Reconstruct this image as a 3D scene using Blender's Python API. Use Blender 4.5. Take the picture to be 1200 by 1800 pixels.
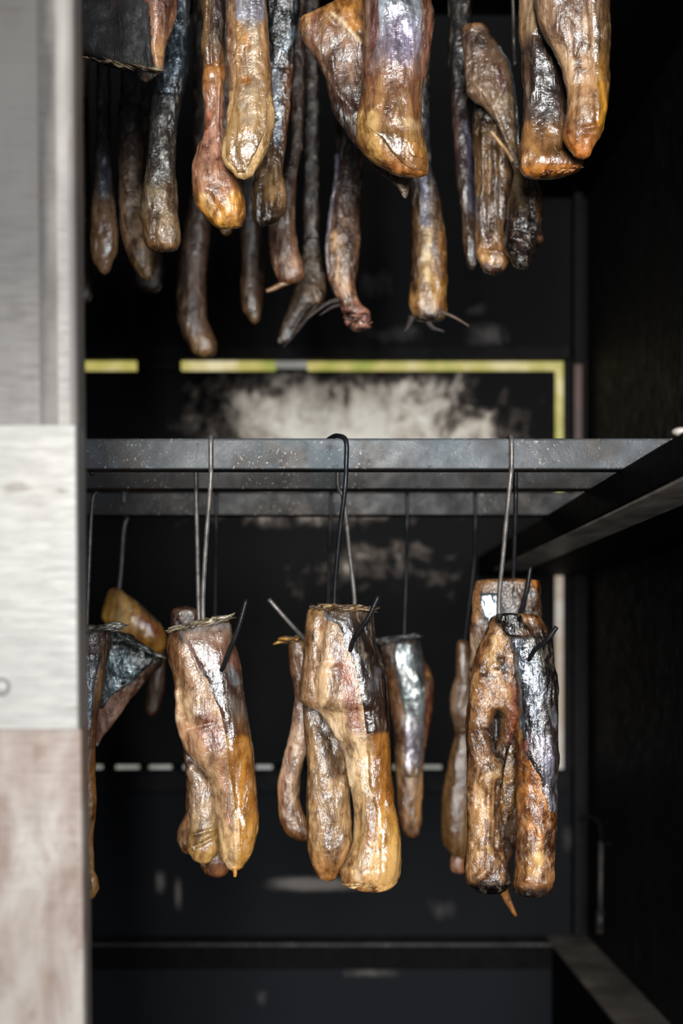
import bpy, bmesh, math, random
import numpy as np
from mathutils import Vector

sc = bpy.context.scene
for o in list(bpy.data.objects): bpy.data.objects.remove(o)
COL = sc.collection

# ---------------------------------------------------------------- camera, world, light, exposure
F = 2500.0; VX, VY = 560.0, 1150.0          # focal length and vanishing point in pixels of the 1200x1800 frame
cam = bpy.data.objects.new('camera', bpy.data.cameras.new('camera')); COL.objects.link(cam); sc.camera = cam
cam.rotation_euler = (math.pi/2, 0, 0)
cd = cam.data; cd.sensor_fit = 'VERTICAL'; cd.sensor_height = 36.0; cd.sensor_width = 24.0
cd.lens = F*36.0/1800.0
cd.shift_x = (600-VX)/1800.0; cd.shift_y = (VY-900)/1800.0
cd.clip_start = 0.05
cd.dof.use_dof = True; cd.dof.focus_distance = 1.50; cd.dof.aperture_fstop = 3.4

w = bpy.data.worlds.new('world'); sc.world = w; w.use_nodes = True
bg = w.node_tree.nodes['Background']; bg.inputs[0].default_value = (0.80, 0.90, 1.0, 1); bg.inputs[1].default_value = 0.07

def area(name, loc, target, sx, sy, power, col):
    l = bpy.data.lights.new(name, 'AREA'); l.shape = 'RECTANGLE'; l.size = sx; l.size_y = sy; l.energy = power; l.color = col
    o = bpy.data.objects.new(name, l); COL.objects.link(o); o.location = loc
    o.rotation_euler = (Vector(target)-Vector(loc)).to_track_quat('-Z', 'Y').to_euler(); return o
area('window_light', (-0.10, -3.0, 0.42), (0.0, 1.6, 0.10), 0.80, 1.5, 262, (1.0, 0.995, 0.96))
area('added_fill_light', (0.85, -2.8, 0.50), (-0.1, 1.6, 0.0), 0.26, 1.6, 85, (0.88, 0.94, 1.0))  # unseen fill lamp, added to reach the fish shaded by the post
sc.view_settings.view_transform = 'Standard'; sc.view_settings.look = 'None'
sc.view_settings.exposure = 0.0; sc.view_settings.gamma = 1.0; sc.view_settings.use_curve_mapping = False

# ---------------------------------------------------------------- helpers
def P(px, py, d): return Vector(((px-VX)/F*d, d, (VY-py)/F*d))
def s2l(c):
    c = np.asarray(c, float)/255.0
    return np.where(c <= .04045, c/12.92, ((c+.055)/1.055)**2.4)
def rgb(*c):
    return tuple(float(v) for v in s2l(c)) + (1.0,)

def _h(ix, iy, iz, s):
    n = (ix*374761393 + iy*668265263 + iz*2147483647 + s*1274126177) & 0xffffffff
    n = ((n ^ (n >> 13))*1274126177) & 0xffffffff
    n = (n ^ (n >> 16)) & 0xffff
    return n/32767.5-1.0
def vnoise(p, s=0):
    p = np.asarray(p, float); i = np.floor(p).astype(np.int64); f = p-i; f = f*f*f*(f*(f*6-15)+10)
    r = 0
    for a in (0, 1):
        for b in (0, 1):
            for c in (0, 1):
                wgt = (f[..., 0] if a else 1-f[..., 0])*(f[..., 1] if b else 1-f[..., 1])*(f[..., 2] if c else 1-f[..., 2])
                r = r + wgt*_h(i[..., 0]+a, i[..., 1]+b, i[..., 2]+c, s)
    return r
def fbm(p, s=0, o=3):
    r = 0; a = 1; t = 0
    p = np.asarray(p, float)
    for k in range(o):
        r = r + a*vnoise(p*2**k + 17.3*k, s+k); t += a; a *= .5
    return r/t

def tag(o, label=None, cat=None, group=None, kind=None):
    if label: o['label'] = label
    if cat: o['category'] = cat
    if group: o['group'] = group
    if kind: o['kind'] = kind
    return o
def empty(name, loc, label, cat, group=None, kind=None):
    o = bpy.data.objects.new(name, None); COL.objects.link(o); o.location = loc; o.empty_display_size = .02
    return tag(o, label, cat, group, kind)
def link(name, me, mat, parent=None, origin=None, smooth=True):
    if mat is not None: me.materials.append(mat)
    if smooth: me.polygons.foreach_set('use_smooth', [True]*len(me.polygons))
    o = bpy.data.objects.new(name, me); COL.objects.link(o)
    if parent: o.parent = parent
    elif origin is not None: o.location = origin
    return o
def box(name, x0, x1, y0, y1, z0, z1, mat, parent=None, bevel=0.002, off=None, segs=2):
    """a bevelled box in world coordinates (relative to its parent, or to its own centre)"""
    org = Vector(parent['org']) if parent is not None and 'org' in parent else (Vector(((x0+x1)/2, (y0+y1)/2, z0)) if parent is None else Vector(parent.location))
    bm = bmesh.new(); bmesh.ops.create_cube(bm, size=1)
    for v in bm.verts:
        v.co = Vector(((x0+x1)/2+v.co.x*(x1-x0), (y0+y1)/2+v.co.y*(y1-y0), (z0+z1)/2+v.co.z*(z1-z0)))-org
    if bevel: bmesh.ops.bevel(bm, geom=bm.edges[:], offset=bevel, segments=segs, affect='EDGES', profile=.6)
    me = bpy.data.meshes.new(name); bm.to_mesh(me); bm.free()
    return link(name, me, mat, parent, org, smooth=False)
def catmull(pts, n=8):
    pts = [Vector(p) for p in pts]; P_ = [pts[0]*2-pts[1]]+pts+[pts[-1]*2-pts[-2]]; out = []
    for i in range(1, len(P_)-2):
        a, b, c, d = P_[i-1:i+3]
        for k in range(n):
            t = k/n; out.append(.5*((2*b)+(c-a)*t+(2*a-5*b+4*c-d)*t*t+(3*b-a-3*c+d)*t**3))
    out.append(pts[-1]); return out
def tube_bm(bm, path, rad, n=10, org=Vector((0, 0, 0)), radf=None, flat=1.0):
    rings = []; m = len(path); up = Vector((.3, .9, .2)).normalized()
    for i, p in enumerate(path):
        t = (path[min(i+1, m-1)]-path[max(i-1, 0)]).normalized()
        a = (up-t*up.dot(t)).normalized(); b = t.cross(a); up = a
        r = rad*(radf(i/(m-1)) if radf else 1)
        rings.append([bm.verts.new(p-org+(a*math.cos(k*2*math.pi/n)*flat+b*math.sin(k*2*math.pi/n))*r) for k in range(n)])
    for i in range(m-1):
        for k in range(n): bm.faces.new((rings[i][k], rings[i][(k+1) % n], rings[i+1][(k+1) % n], rings[i+1][k]))
    bm.faces.new(rings[0][::-1]); bm.faces.new(rings[-1])
def mesh_of(name, bm):
    bmesh.ops.recalc_face_normals(bm, faces=bm.faces[:])
    me = bpy.data.meshes.new(name); bm.to_mesh(me); bm.free(); return me

# ---------------------------------------------------------------- materials
def newmat(name):
    m = bpy.data.materials.new(name); m.use_nodes = True; nt = m.node_tree
    return m, nt, nt.nodes['Principled BSDF']
def N(nt, typ, **kw):
    n = nt.nodes.new(typ)
    for k, v in kw.items():
        if k in n.inputs: n.inputs[k].default_value = v
        else: setattr(n, k, v)
    return n
def ramp(nt, fac, stops):
    r = nt.nodes.new('ShaderNodeValToRGB'); cr = r.color_ramp
    while len(cr.elements) < len(stops): cr.elements.new(.5)
    for e, (p, c) in zip(cr.elements, stops): e.position = p; e.color = c if len(c) == 4 else tuple(c)+(1,)
    nt.links.new(fac, r.inputs[0]); return r.outputs[0]
def G(v): return (v, v, v, 1)
def coords(nt, scale=(1, 1, 1), loc=(0, 0, 0)):
    g = nt.nodes.new('ShaderNodeTexCoord'); m = nt.nodes.new('ShaderNodeMapping')
    m.inputs['Scale'].default_value = scale; m.inputs['Location'].default_value = loc
    nt.links.new(g.outputs['Object'], m.inputs[0]); return m.outputs[0]
def noise(nt, vec, scale, detail=4, rough=.6, dist=0):
    n = N(nt, 'ShaderNodeTexNoise', Scale=scale, Detail=detail, Roughness=rough, Distortion=dist)
    nt.links.new(vec, n.inputs['Vector']); return n.outputs[0]
def mix(nt, f, a, b, typ='MIX'):
    n = nt.nodes.new('ShaderNodeMix'); n.data_type = 'RGBA'; n.blend_type = typ
    for s, v in ((n.inputs[0], f), (n.inputs[6], a), (n.inputs[7], b)):
        if hasattr(v, 'is_linked') or isinstance(v, bpy.types.NodeSocket): nt.links.new(v, s)
        else: s.default_value = v
    return n.outputs[2]
def math_(nt, op, a, b=0.0, c=0.0):
    n = nt.nodes.new('ShaderNodeMath'); n.operation = op
    for s, v in zip(n.inputs, (a, b, c)):
        if isinstance(v, bpy.types.NodeSocket): nt.links.new(v, s)
        else: s.default_value = v
    return n.outputs[0]
def bump(nt, h, strength, dist, prev=None):
    b = N(nt, 'ShaderNodeBump', Strength=strength, Distance=dist); nt.links.new(h, b.inputs['Height'])
    if prev is not None: nt.links.new(prev, b.inputs['Normal'])
    return b.outputs[0]

def fish_mat(name, fib, b1, b2, r0, r1, mott, coat=.5, sss=0.0, streak=.45, lit=.55):
    m, nt, bs = newmat(name)
    at = N(nt, 'ShaderNodeAttribute', attribute_name='Col')
    v = coords(nt, (1, 1, 1)); vs = coords(nt, (1, 1, fib))
    fibre = noise(nt, vs, 170, 5, .62, .6); spot = noise(nt, v, 75, 5, .65, .4); big = noise(nt, vs, 55, 4, .6, 1.0)
    dark = mix(nt, 1.0, at.outputs['Color'], rgb(112, 86, 66), 'MULTIPLY')
    lite = mix(nt, .30, at.outputs['Color'], rgb(240, 218, 184))
    c = mix(nt, ramp(nt, big, [(.40, G(mott)), (.60, G(0))]), at.outputs['Color'], dark)
    c = mix(nt, ramp(nt, spot, [(.30, G(mott*.9)), (.50, G(0))]), c, mix(nt, 1.0, c, rgb(120, 86, 60), 'MULTIPLY'))
    c = mix(nt, ramp(nt, fibre, [(.54, G(0)), (.70, G(lit))]), c, lite)
    c = mix(nt, ramp(nt, fibre, [(.28, G(.6)), (.45, G(0))]), c, dark)
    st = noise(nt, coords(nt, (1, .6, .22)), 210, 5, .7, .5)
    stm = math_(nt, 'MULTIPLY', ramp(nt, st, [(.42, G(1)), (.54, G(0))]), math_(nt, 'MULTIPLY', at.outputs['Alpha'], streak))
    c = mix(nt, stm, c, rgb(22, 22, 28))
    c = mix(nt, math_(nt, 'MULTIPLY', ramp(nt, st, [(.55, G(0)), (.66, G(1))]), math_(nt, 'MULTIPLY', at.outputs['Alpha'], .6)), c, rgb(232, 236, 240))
    nt.links.new(c, bs.inputs['Base Color'])
    nt.links.new(math_(nt, 'MULTIPLY', at.outputs['Alpha'], .9), bs.inputs['Metallic'])
    ro = ramp(nt, spot, [(.3, G(r0)), (.68, G(r1))]); nt.links.new(ro, bs.inputs['Roughness'])
    bs.inputs['Coat Weight'].default_value = coat; bs.inputs['Coat Roughness'].default_value = .07
    bs.inputs['Specular IOR Level'].default_value = .6
    if sss:
        bs.inputs['Subsurface Weight'].default_value = sss; bs.inputs['Subsurface Radius'].default_value = (1, .45, .2); bs.inputs['Subsurface Scale'].default_value = .004
    bb = bump(nt, noise(nt, vs, 80, 4, .6, .8), b1, .003)
    bb = bump(nt, noise(nt, v, 230, 3, .6, .5), b2, .0012, bb)
    nt.links.new(bb, bs.inputs['Normal'])
    nt.links.new(bb, bs.inputs['Coat Normal'])
    return m
M = {}
M['flesh'] = fish_mat('smoked_flesh', .3, .7, .7, .26, .5, .8, .45, .10)
M['rough'] = fish_mat('charred_flesh', .55, .9, .9, .22, .5, .95, .5)
M['skin'] = fish_mat('oily_skin', .22, .5, .5, .16, .40, .6, .7)
M['wrinkle'] = fish_mat('wrinkled_skin', .4, 1.0, .9, .18, .42, .7, .7, 0, .95)
M['matte'] = fish_mat('dull_cavity', .3, .8, .5, .55, .85, .5, .04, 0, .4, .0)
M['crust'] = fish_mat('dried_fin', .3, .4, .6, .3, .6, .5, .3)

def sooty(name, base, pale=None, rough=.5, flecks=False, sc_=1.0, bstr=.25, spec=.12):
    m, nt, bs = newmat(name); v = coords(nt, (1, 1, .45 if flecks else 1))
    n1 = noise(nt, v, 9*sc_, 6, .65, .4); n2 = noise(nt, v, 60*sc_, 4, .6)
    c = ramp(nt, n1, [(.3, tuple(x*.45 for x in base[:3])), (.55, base), (.75, tuple(min(1, x*2.1) for x in base[:3]))])
    if pale: c = mix(nt, ramp(nt, noise(nt, v, 5*sc_, 8, .7, .3), [(.62, G(0)), (.74, G(.5))]), c, pale)
    nt.links.new(c, bs.inputs['Base Color'])
    nt.links.new(ramp(nt, n2, [(.35, G(rough*(.6 if flecks else .95))), (.65, G(min(1, rough*(1.5 if flecks else 1.1))))]), bs.inputs['Roughness'])
    b = bump(nt, noise(nt, v, 150*sc_, 5, .7), bstr, .003 if flecks else .0012); bs.inputs['Specular IOR Level'].default_value = spec
    nt.links.new(b, bs.inputs['Normal']); return m
M['soot'] = sooty('black_soot_steel', rgb(13, 13, 15), None, .6, False, 1, .08)
M['soot_wall'] = sooty('tarry_wall', rgb(17, 16, 17), rgb(56, 54, 54), .5, True, 1.6, 1.0, .16)
M['tar'] = sooty('black_tarred_steel', rgb(7, 7, 8), None, .6, False, 1, .06, .06)
M['pan'] = sooty('blue_black_steel', rgb(17, 19, 23), rgb(44, 42, 42), .6, False, .8, .06)
M['floorledge'] = sooty('grey_ledge_steel', rgb(112, 106, 100), rgb(150, 142, 132), .5)

def rail_mat(name, base, strength=1.0):
    m, nt, bs = newmat(name); v = coords(nt)
    c = ramp(nt, noise(nt, v, 14, 5, .6), [(.32, rgb(*[x*.75 for x in base])), (.5, rgb(*base)), (.68, rgb(base[0]*1.0, base[1]*1.12, base[2]*1.16))])
    rust = ramp(nt, noise(nt, v, 22, 6, .7), [(.52, G(0)), (.60, G(.75))])
    c = mix(nt, rust, c, rgb(64, 57, 52))
    blots = ramp(nt, noise(nt, v, 70, 3, .5), [(.30, G(.75)), (.40, G(0))])
    c = mix(nt, blots, c, rgb(38, 37, 38))
    sp = math_(nt, 'MULTIPLY', ramp(nt, noise(nt, v, 260, 4, .7), [(.60, G(0)), (.66, G(1))]), ramp(nt, noise(nt, v, 26, 4, .6), [(.47, G(0)), (.60, G(1))]))
    c = mix(nt, math_(nt, 'MULTIPLY', sp, .85), c, rgb(190, 180, 166))
    nt.links.new(c, bs.inputs['Base Color']); bs.inputs['Metallic'].default_value = .1; bs.inputs['Specular IOR Level'].default_value = .3
    nt.links.new(ramp(nt, noise(nt, v, 30, 4), [(.3, G(.32)), (.7, G(.6))]), bs.inputs['Roughness'])
    nt.links.new(bump(nt, noise(nt, v, 320, 4, .7), .35, .001), bs.inputs['Normal']); return m
M['rail'] = rail_mat('worn_steel_tube', (70, 72, 75))
M['rail2'] = rail_mat('smoked_steel_tube', (62, 58, 57))
M['rail3'] = rail_mat('sooty_steel_tube', (36, 33, 33))

def wire_mat(name, c, r):
    m, nt, bs = newmat(name); v = coords(nt)
    nt.links.new(ramp(nt, noise(nt, v, 90, 4, .6), [(.35, tuple(x*.5 for x in rgb(*c)[:3])), (.6, rgb(*c))]), bs.inputs['Base Color'])
    bs.inputs['Metallic'].default_value = .5; bs.inputs['Roughness'].default_value = r
    nt.links.new(bump(nt, noise(nt, v, 500, 2), .3, .0006), bs.inputs['Normal']); return m
M['wire'] = wire_mat('grey_wire', (128, 122, 118), .42)
M['wire_dark'] = wire_mat('blackened_wire', (42, 42, 46), .35)

def steel_mat(name, stains, dim=(150, 150, 150), left_grey=False):
    """pale brushed sheet steel with brown smoky stains, stains list of (scale, lo, hi, colour, amount)"""
    m, nt, bs = newmat(name); v = coords(nt); vb = coords(nt, (1, 1, .12)); vh = coords(nt, (.15, 1, 1))
    c = ramp(nt, noise(nt, v, 5, 5, .55), [(.3, rgb(196, 192, 188)), (.7, rgb(226, 224, 220))])
    for k, (s, lo, hi, col_, am, vert) in enumerate(stains):
        c = mix(nt, ramp(nt, noise(nt, coords(nt, (1, 1, vert), (k*3.1, 0, k*1.7)), s, 5, .55, .3), [(lo, G(0)), (hi, G(am))]), c, rgb(*col_))
    if left_grey:  # greyer towards the left on the upper part
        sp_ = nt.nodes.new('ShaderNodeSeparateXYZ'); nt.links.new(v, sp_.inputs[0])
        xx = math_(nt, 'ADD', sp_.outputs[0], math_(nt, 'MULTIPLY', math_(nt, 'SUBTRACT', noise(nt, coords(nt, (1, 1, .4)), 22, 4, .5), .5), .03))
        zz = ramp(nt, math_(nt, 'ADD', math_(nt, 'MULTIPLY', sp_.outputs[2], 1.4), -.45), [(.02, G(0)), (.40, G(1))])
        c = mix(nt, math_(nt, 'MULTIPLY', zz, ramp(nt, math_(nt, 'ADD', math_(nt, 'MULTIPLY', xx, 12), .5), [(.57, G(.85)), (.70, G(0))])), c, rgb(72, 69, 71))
    c = mix(nt, 1.0, c, rgb(*dim), 'MULTIPLY')
    nt.links.new(c, bs.inputs['Base Color']); bs.inputs['Metallic'].default_value = .15
    nt.links.new(ramp(nt, noise(nt, vh, 260, 3), [(.3, G(.38)), (.7, G(.58))]), bs.inputs['Roughness'])
    nt.links.new(bump(nt, noise(nt, vh, 300, 3), .04, .0004), bs.inputs['Normal']); return m
M['steel_top'] = steel_mat('greyed_sheet_steel', [(6, .40, .62, (118, 112, 112), .85, .3), (22, .54, .70, (128, 106, 98), .5, .5)], (178, 175, 172), True)
M['steel_mid'] = steel_mat('clean_sheet_steel', [(5, .5, .75, (200, 190, 178), .7, 1), (34, .64, .72, (140, 126, 112), .7, 2.2)], (170, 170, 169))
M['steel_low'] = steel_mat('brown_stained_sheet_steel', [(18, .42, .62, (146, 118, 102), .9, .5), (4.5, .45, .7, (172, 150, 138), .7, .4), (36, .56, .68, (140, 106, 90), .7, .5)], (174, 168, 164))
M['steel_edge'] = steel_mat('grey_sheet_edge', [(8, .2, .5, (88, 84, 92), 1.0, .4)])

def glow_mat(name, c1, c2, c3, s):
    m, nt, bs = newmat(name); v = coords(nt, (1, 1, 1))
    c = ramp(nt, noise(nt, v, 7, 3, .6), [(.38, rgb(*c1)), (.5, rgb(*c2)), (.64, rgb(*c3))])
    bs.inputs['Base Color'].default_value = (.02, .02, .02, 1)
    nt.links.new(c, bs.inputs['Emission Color']); bs.inputs['Emission Strength'].default_value = s; return m
M['glow'] = glow_mat('daylight_in_gap', (150, 158, 62), (190, 178, 98), (232, 218, 176), .95)
M['glow2'] = glow_mat('pale_daylight_in_gap', (170, 165, 110), (188, 170, 150), (205, 196, 186), .72)
M['glow3'] = glow_mat('grey_daylight_in_gap', (150, 150, 140), (170, 168, 160), (190, 188, 184), .6)

# ---------------------------------------------------------------- the cabinet
XW, XL, YB, YF, ZB, ZT = .537, -.72, 2.85, 1.10, -.90, 1.28
LED_X, LED_Z0, LED_Z1 = .318, .156, .195
def S(o, label, cat): return tag(o, label, cat, None, 'structure')
S(box('wall_right', XW, XW+.03, YF, YB+.03, ZB, ZT, M['soot_wall'], bevel=0), 'black tar-crusted right side wall of the smoking cabinet', 'wall')
S(box('wall_left', XL-.03, XL, YF, YB+.03, ZB, ZT, M['soot_wall'], bevel=0), 'black left side wall of the smoking cabinet, hidden by the steel post', 'wall')
S(box('ceiling', XL-.03, XW+.03, YF, YB+.03, ZT, ZT+.03, M['tar'], bevel=0), 'black roof of the smoking cabinet', 'ceiling')
S(box('floor', XL-.03, XW+.03, YF, YB+.03, ZB-.03, ZB, M['tar'], bevel=0), 'black bottom of the smoking cabinet', 'floor')

# back wall: sooty sheet with a burnt-bare pale patch on the hatch
def hatch_mat(name='scoured_hatch_steel', blobs=((612, 752, 303, 110, 0), (660, 1005, 262, 96, .74), (560, 890, 330, 60, .55)), zoff=0.0, d=2.85, na_=1.0, dark=(12, 12, 14), dull=False):
    m, nt, bs = newmat(name); v = coords(nt)
    sep = nt.nodes.new('ShaderNodeSeparateXYZ'); nt.links.new(v, sep.inputs[0])
    # patch centre (object space) about x .07, upper third of the hatch
    def blob(cx, cz, rx, rz):
        dx = math_(nt, 'DIVIDE', math_(nt, 'SUBTRACT', sep.outputs[0], cx), rx); dz = math_(nt, 'DIVIDE', math_(nt, 'SUBTRACT', sep.outputs[2], cz), rz)
        return math_(nt, 'SUBTRACT', 1.0, math_(nt, 'SQRT', math_(nt, 'ADD', math_(nt, 'POWER', math_(nt, 'ABSOLUTE', dx), 3.2), math_(nt, 'POWER', math_(nt, 'ABSOLUTE', dz), 3.2))))
    z = lambda py: (VY-py)/F*d; x = lambda px: (px-VX)/F*d
    k = None
    for cx, cy, rx, ry, sub in blobs:
        b = math_(nt, 'SUBTRACT', blob(x(cx), z(cy)-zoff, rx*d/F, ry*d/F), sub)
        k = b if k is None else math_(nt, 'MAXIMUM', k, b)
    n = noise(nt, v, 13, 7, .68, .6); n2 = noise(nt, coords(nt, (1.2, 1, .8), (3, 0, 1)), 38, 4, .6)
    f = math_(nt, 'ADD', k, math_(nt, 'MULTIPLY', math_(nt, 'SUBTRACT', n, .5), 2.2*na_))
    f = math_(nt, 'ADD', f, math_(nt, 'MULTIPLY', math_(nt, 'SUBTRACT', n2, .5), .8*na_))
    cl = ramp(nt, f, [(.06, rgb(*dark)), (.34, rgb(84, 76, 70)), (.62, rgb(206, 194, 180)), (.95, rgb(248, 242, 230))])
    if dull: cl = ramp(nt, f, [(.02, rgb(*dark)), (.35, rgb(54, 52, 52)), (.95, rgb(116, 110, 106))])
    nt.links.new(cl, bs.inputs['Base Color']); bs.inputs['Roughness'].default_value = .7; bs.inputs['Specular IOR Level'].default_value = .12
    nt.links.new(bump(nt, n, .3, .004), bs.inputs['Normal']); return m
M['hatch'] = hatch_mat()
M['upper_soot'] = hatch_mat('streaked_upper_steel', ((852, 588, 60, 36, .45), (700, 585, 110, 34, .62), (830, 545, 40, 22, .6), (660, 500, 60, 60, .75)), ZB, 2.85, .8, (11, 11, 13), True)
M['lower_soot'] = hatch_mat('streaked_lower_steel', ((550, 1554, 84, 13, -.25), (281, 1550, 12, 26, .15), (313, 1572, 8, 34, .1), (780, 1600, 60, 40, .68), (1000, 1480, 30, 60, .7)), ZB, 2.85, .55, (15, 17, 21), True)
M['pit_soot'] = hatch_mat('streaked_pit_steel', ((650, 1709, 66, 11, .28), (460, 1755, 20, 30, .6)), -.564, 2.785, .7, (17, 20, 25), True)
bx = lambda px, d=2.85: (px-VX)/F*d
bz = lambda py, d=2.85: (VY-py)/F*d
wb = empty('wall_back', (0, YB, ZB), 'black soot-coated back wall of the smoking cabinet around the hatch', 'wall', None, 'structure')
box('upper_sheet', XL, XW, YB, YB+.03, bz(634), ZT, M['upper_soot'], wb, 0)
box('right_sheet', bx(990), XW, YB, YB+.03, bz(1352), bz(634), M['soot'], wb, 0)
box('lower_sheet', XL, XW, YB, YB+.03, ZB, bz(1352), M['lower_soot'], wb, 0)
box('backing_sheet', XL, XW, YB+.031, YB+.034, ZB, ZT, M['tar'], wb, 0)
box('top_lip', XL, bx(1000), YB-.012, YB+.001, bz(633), bz(610), M['soot'], wb, .002)
hd = empty('door_1', (0, YB, 0), 'soot-stained steel hatch in the back wall with a pale scoured patch', 'door', None, 'structure')
box('hatch_panel', XL, bx(976), YB+.004, YB+.03, bz(1345), bz(651), M['hatch'], hd, .003)
def gap(x0, x1, y0, y1, m, nm='daylight_gap'):
    return box(nm, bx(x0), bx(x1), YB+.002, YB+.02, bz(y1), bz(y0), m, hd, .0015)
gap(60, 241, 634, 649, M['glow']); gap(318, 484, 634, 649, M['glow']); gap(484, 540, 633, 645, M['glow3']); gap(540, 978, 635, 650, M['glow'])
gap(978, 991, 635, 1010, M['glow']); gap(977, 991, 1010, 1356, M['glow2'])
for a, b in ((165, 178), (203, 243), (262, 300), (322, 334), (449, 478), (690, 712), (744, 776)): gap(a, b, 1346, 1354, M['glow3'])
box('gap_cover', bx(241), bx(318), YB-.006, YB+.02, bz(653), bz(630), M['soot'], hd, .002)
box('bottom_lip', XL, bx(1000), YB-.010, YB+.002, bz(1392), bz(1357), M['soot'], hd, .002)

# corner post, ledges, floor frame
def redpost():
    m, nt, bs = newmat('rusty_corner_steel'); v = coords(nt, (1, 1, .5))
    nt.links.new(ramp(nt, noise(nt, v, 8, 4), [(.38, rgb(48, 36, 36)), (.6, rgb(104, 72, 66))]), bs.inputs['Base Color'])
    bs.inputs['Roughness'].default_value = .5; return m
M['red'] = redpost()
t = S(box('trim_1', bx(1008, 2.82), bx(1024, 2.82), 2.815, YB, bz(1640), ZT, M['soot'], bevel=.003), 'dark vertical corner post between the hatch and the right wall', 'post')
p_ = S(box('trim_2', bx(1009, 2.81), bx(1023, 2.81), 2.808, 2.8148, bz(905, 2.81), bz(640, 2.81), M['red'], bevel=.002), 'reddish brown rusty strip on the corner post right of the yellow gap', 'strip')
def ledge(name, sgn, xi, z1, z0, label):
    xw = XW if sgn > 0 else -XL
    e = empty(name, (sgn*xi, YF, z0), label, 'ledge', None, 'structure')
    a, b = sorted((sgn*xi, sgn*(xi+.055))); box('lip', a, b, 1.12, YB, z0, z1, M['tar'], e, .0025)
    a, b = sorted((sgn*(xi+.03), sgn*xw)); box('bracket', a, b, 1.12, YB, z0+.001, z0+.008, M['tar'], e, .001)
    return e
le = ledge('trim_3', 1, LED_X, LED_Z1, LED_Z0, 'black steel ledge on the right wall that carries the lower rails')
m_, nt, bs = newmat('lit_ledge_steel'); v = coords(nt, (1, .5, 1))
nt.links.new(ramp(nt, noise(nt, v, 16, 5, .6), [(.35, rgb(130, 124, 116)), (.65, rgb(226, 216, 204))]), bs.inputs['Base Color']); bs.inputs['Roughness'].default_value = .42  # pale tones paint in the light on the ledge's underside
M['lit_ledge'] = m_
box('underside_strip', LED_X+.002, LED_X+.056, 1.12, 2.6, LED_Z0-.003, LED_Z0+.001, M['lit_ledge'], le, .001)['label'] = 'underside of the black ledge with its light painted in grey'
le2 = ledge('trim_4', -1, .62, LED_Z1, LED_Z0, 'black steel ledge on the hidden left wall carrying the lower rails')
ledge('trim_5', 1, LED_X+.08, .952, .913, 'black steel ledge on the right wall carrying the upper rails')
ledge('trim_6', -1, .62, .952, .913, 'black steel ledge on the left wall carrying the upper rails')
# bolt and bracket at the near end of the ledge
bm = bmesh.new(); bmesh.ops.create_uvsphere(bm, u_segments=20, v_segments=10, radius=.008)
for v_ in bm.verts: v_.co.z *= .5
bo = link('ledge_bolt', mesh_of('ledge_bolt', bm), M['lit_ledge'], le); bo.location = (P(1196, 762, 1.26)-Vector(le.location)); bo.location.z = LED_Z1-le.location.z+.002

zl = -.564
fr = empty('trim_7', (0, YB, zl), 'grey steel floor frame along the back and right wall', 'frame', None, 'structure')
box('right_flange', .455, XW, YF, YB, zl-.006, zl, M['floorledge'], fr, .001)
box('back_flange', XL, .455, 2.772, YB, zl-.006, zl, M['rail3'], fr, .001)
box('right_web', .455, .461, YF, 2.775, ZB, zl-.006, M['tar'], fr, .0005)
box('back_web', XL, .455, 2.772, 2.778, zl-.05, zl-.004, M['tar'], fr, .001)
box('pit_panel', XL, .455, 2.779, 2.79, ZB, zl-.04, M['pit_soot'], fr, .001)

# rod and catch on the right wall near the back corner
wr = empty('wall_rod', P(1055, 1640, 2.60), 'thin grey vertical rod with a bracket low on the right wall near the back corner', 'rod')
org = Vector(wr.location)
bm = bmesh.new(); tube_bm(bm, [P(1056, 1478, 2.60), P(1055, 1560, 2.60), P(1055, 1600, 2.60)], .004, 10, org); link('rod', mesh_of('rod', bm), M['rail2'], wr)
bm = bmesh.new(); tube_bm(bm, [P(1055, 1598, 2.60), P(1053, 1640, 2.60)], .0075, 10, org); link('sleeve', mesh_of('sleeve', bm), M['rail3'], wr)
bm = bmesh.new(); tube_bm(bm, catmull([P(1018, 1442, 2.60), P(1035, 1436, 2.60), P(1052, 1446, 2.60), P(1058, 1480, 2.60), P(1075, 1482, 2.60)], 6), .005, 8, org); link('bracket', mesh_of('bracket', bm), M['tar'], wr)

# ---------------------------------------------------------------- steel front post at the left
PD = 1.05
e = empty('trim_8', P(60, 1900, PD), 'pale stained sheet steel front post of the cabinet at the left edge', 'post', None, 'structure')
eo = Vector(e.location)
def sheet(name, prof, py0, py1, mat, smooth=False):
    """extrude a plan profile [(px, depth)] from picture height py0 to py1; the post leans a hair to the right at its foot"""
    bm = bmesh.new(); lay = []
    for k in range(13):
        py = py0+(py1-py0)*k/12
        lay.append([bm.verts.new(Vector((((px+1+(py-900)*.009)-VX)/F*PD, dd, (VY-py)/F*PD))-eo) for px, dd in prof])
    n = len(prof)
    for a, b in zip(lay[:-1], lay[1:]):
        for i in range(n): bm.faces.new((a[i], a[(i+1) % n], b[(i+1) % n], b[i]))
    bm.faces.new(lay[0]); bm.faces.new(lay[-1][::-1])
    o = link(name, mesh_of(name, bm), mat, e, smooth=False); return o
BK = 1.078
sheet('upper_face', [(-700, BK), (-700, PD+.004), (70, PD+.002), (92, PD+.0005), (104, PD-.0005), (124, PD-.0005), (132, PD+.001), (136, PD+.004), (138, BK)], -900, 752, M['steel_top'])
mp = sheet('cover_plate', [(-700, BK), (-700, PD-.006), (134, PD-.006), (137, PD-.004), (138, BK)], 750, 1281, M['steel_mid'])
sheet('lower_face', [(-700, BK), (-700, PD), (137, PD), (141, PD+.003), (141, BK)], 1281, 2600, M['steel_low'])
sheet('inner_edge', [(118, BK-.004), (136, BK-.004), (137, BK), (137, BK+.008), (118, BK+.008)], -900, 2600, M['steel_edge'])
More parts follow.
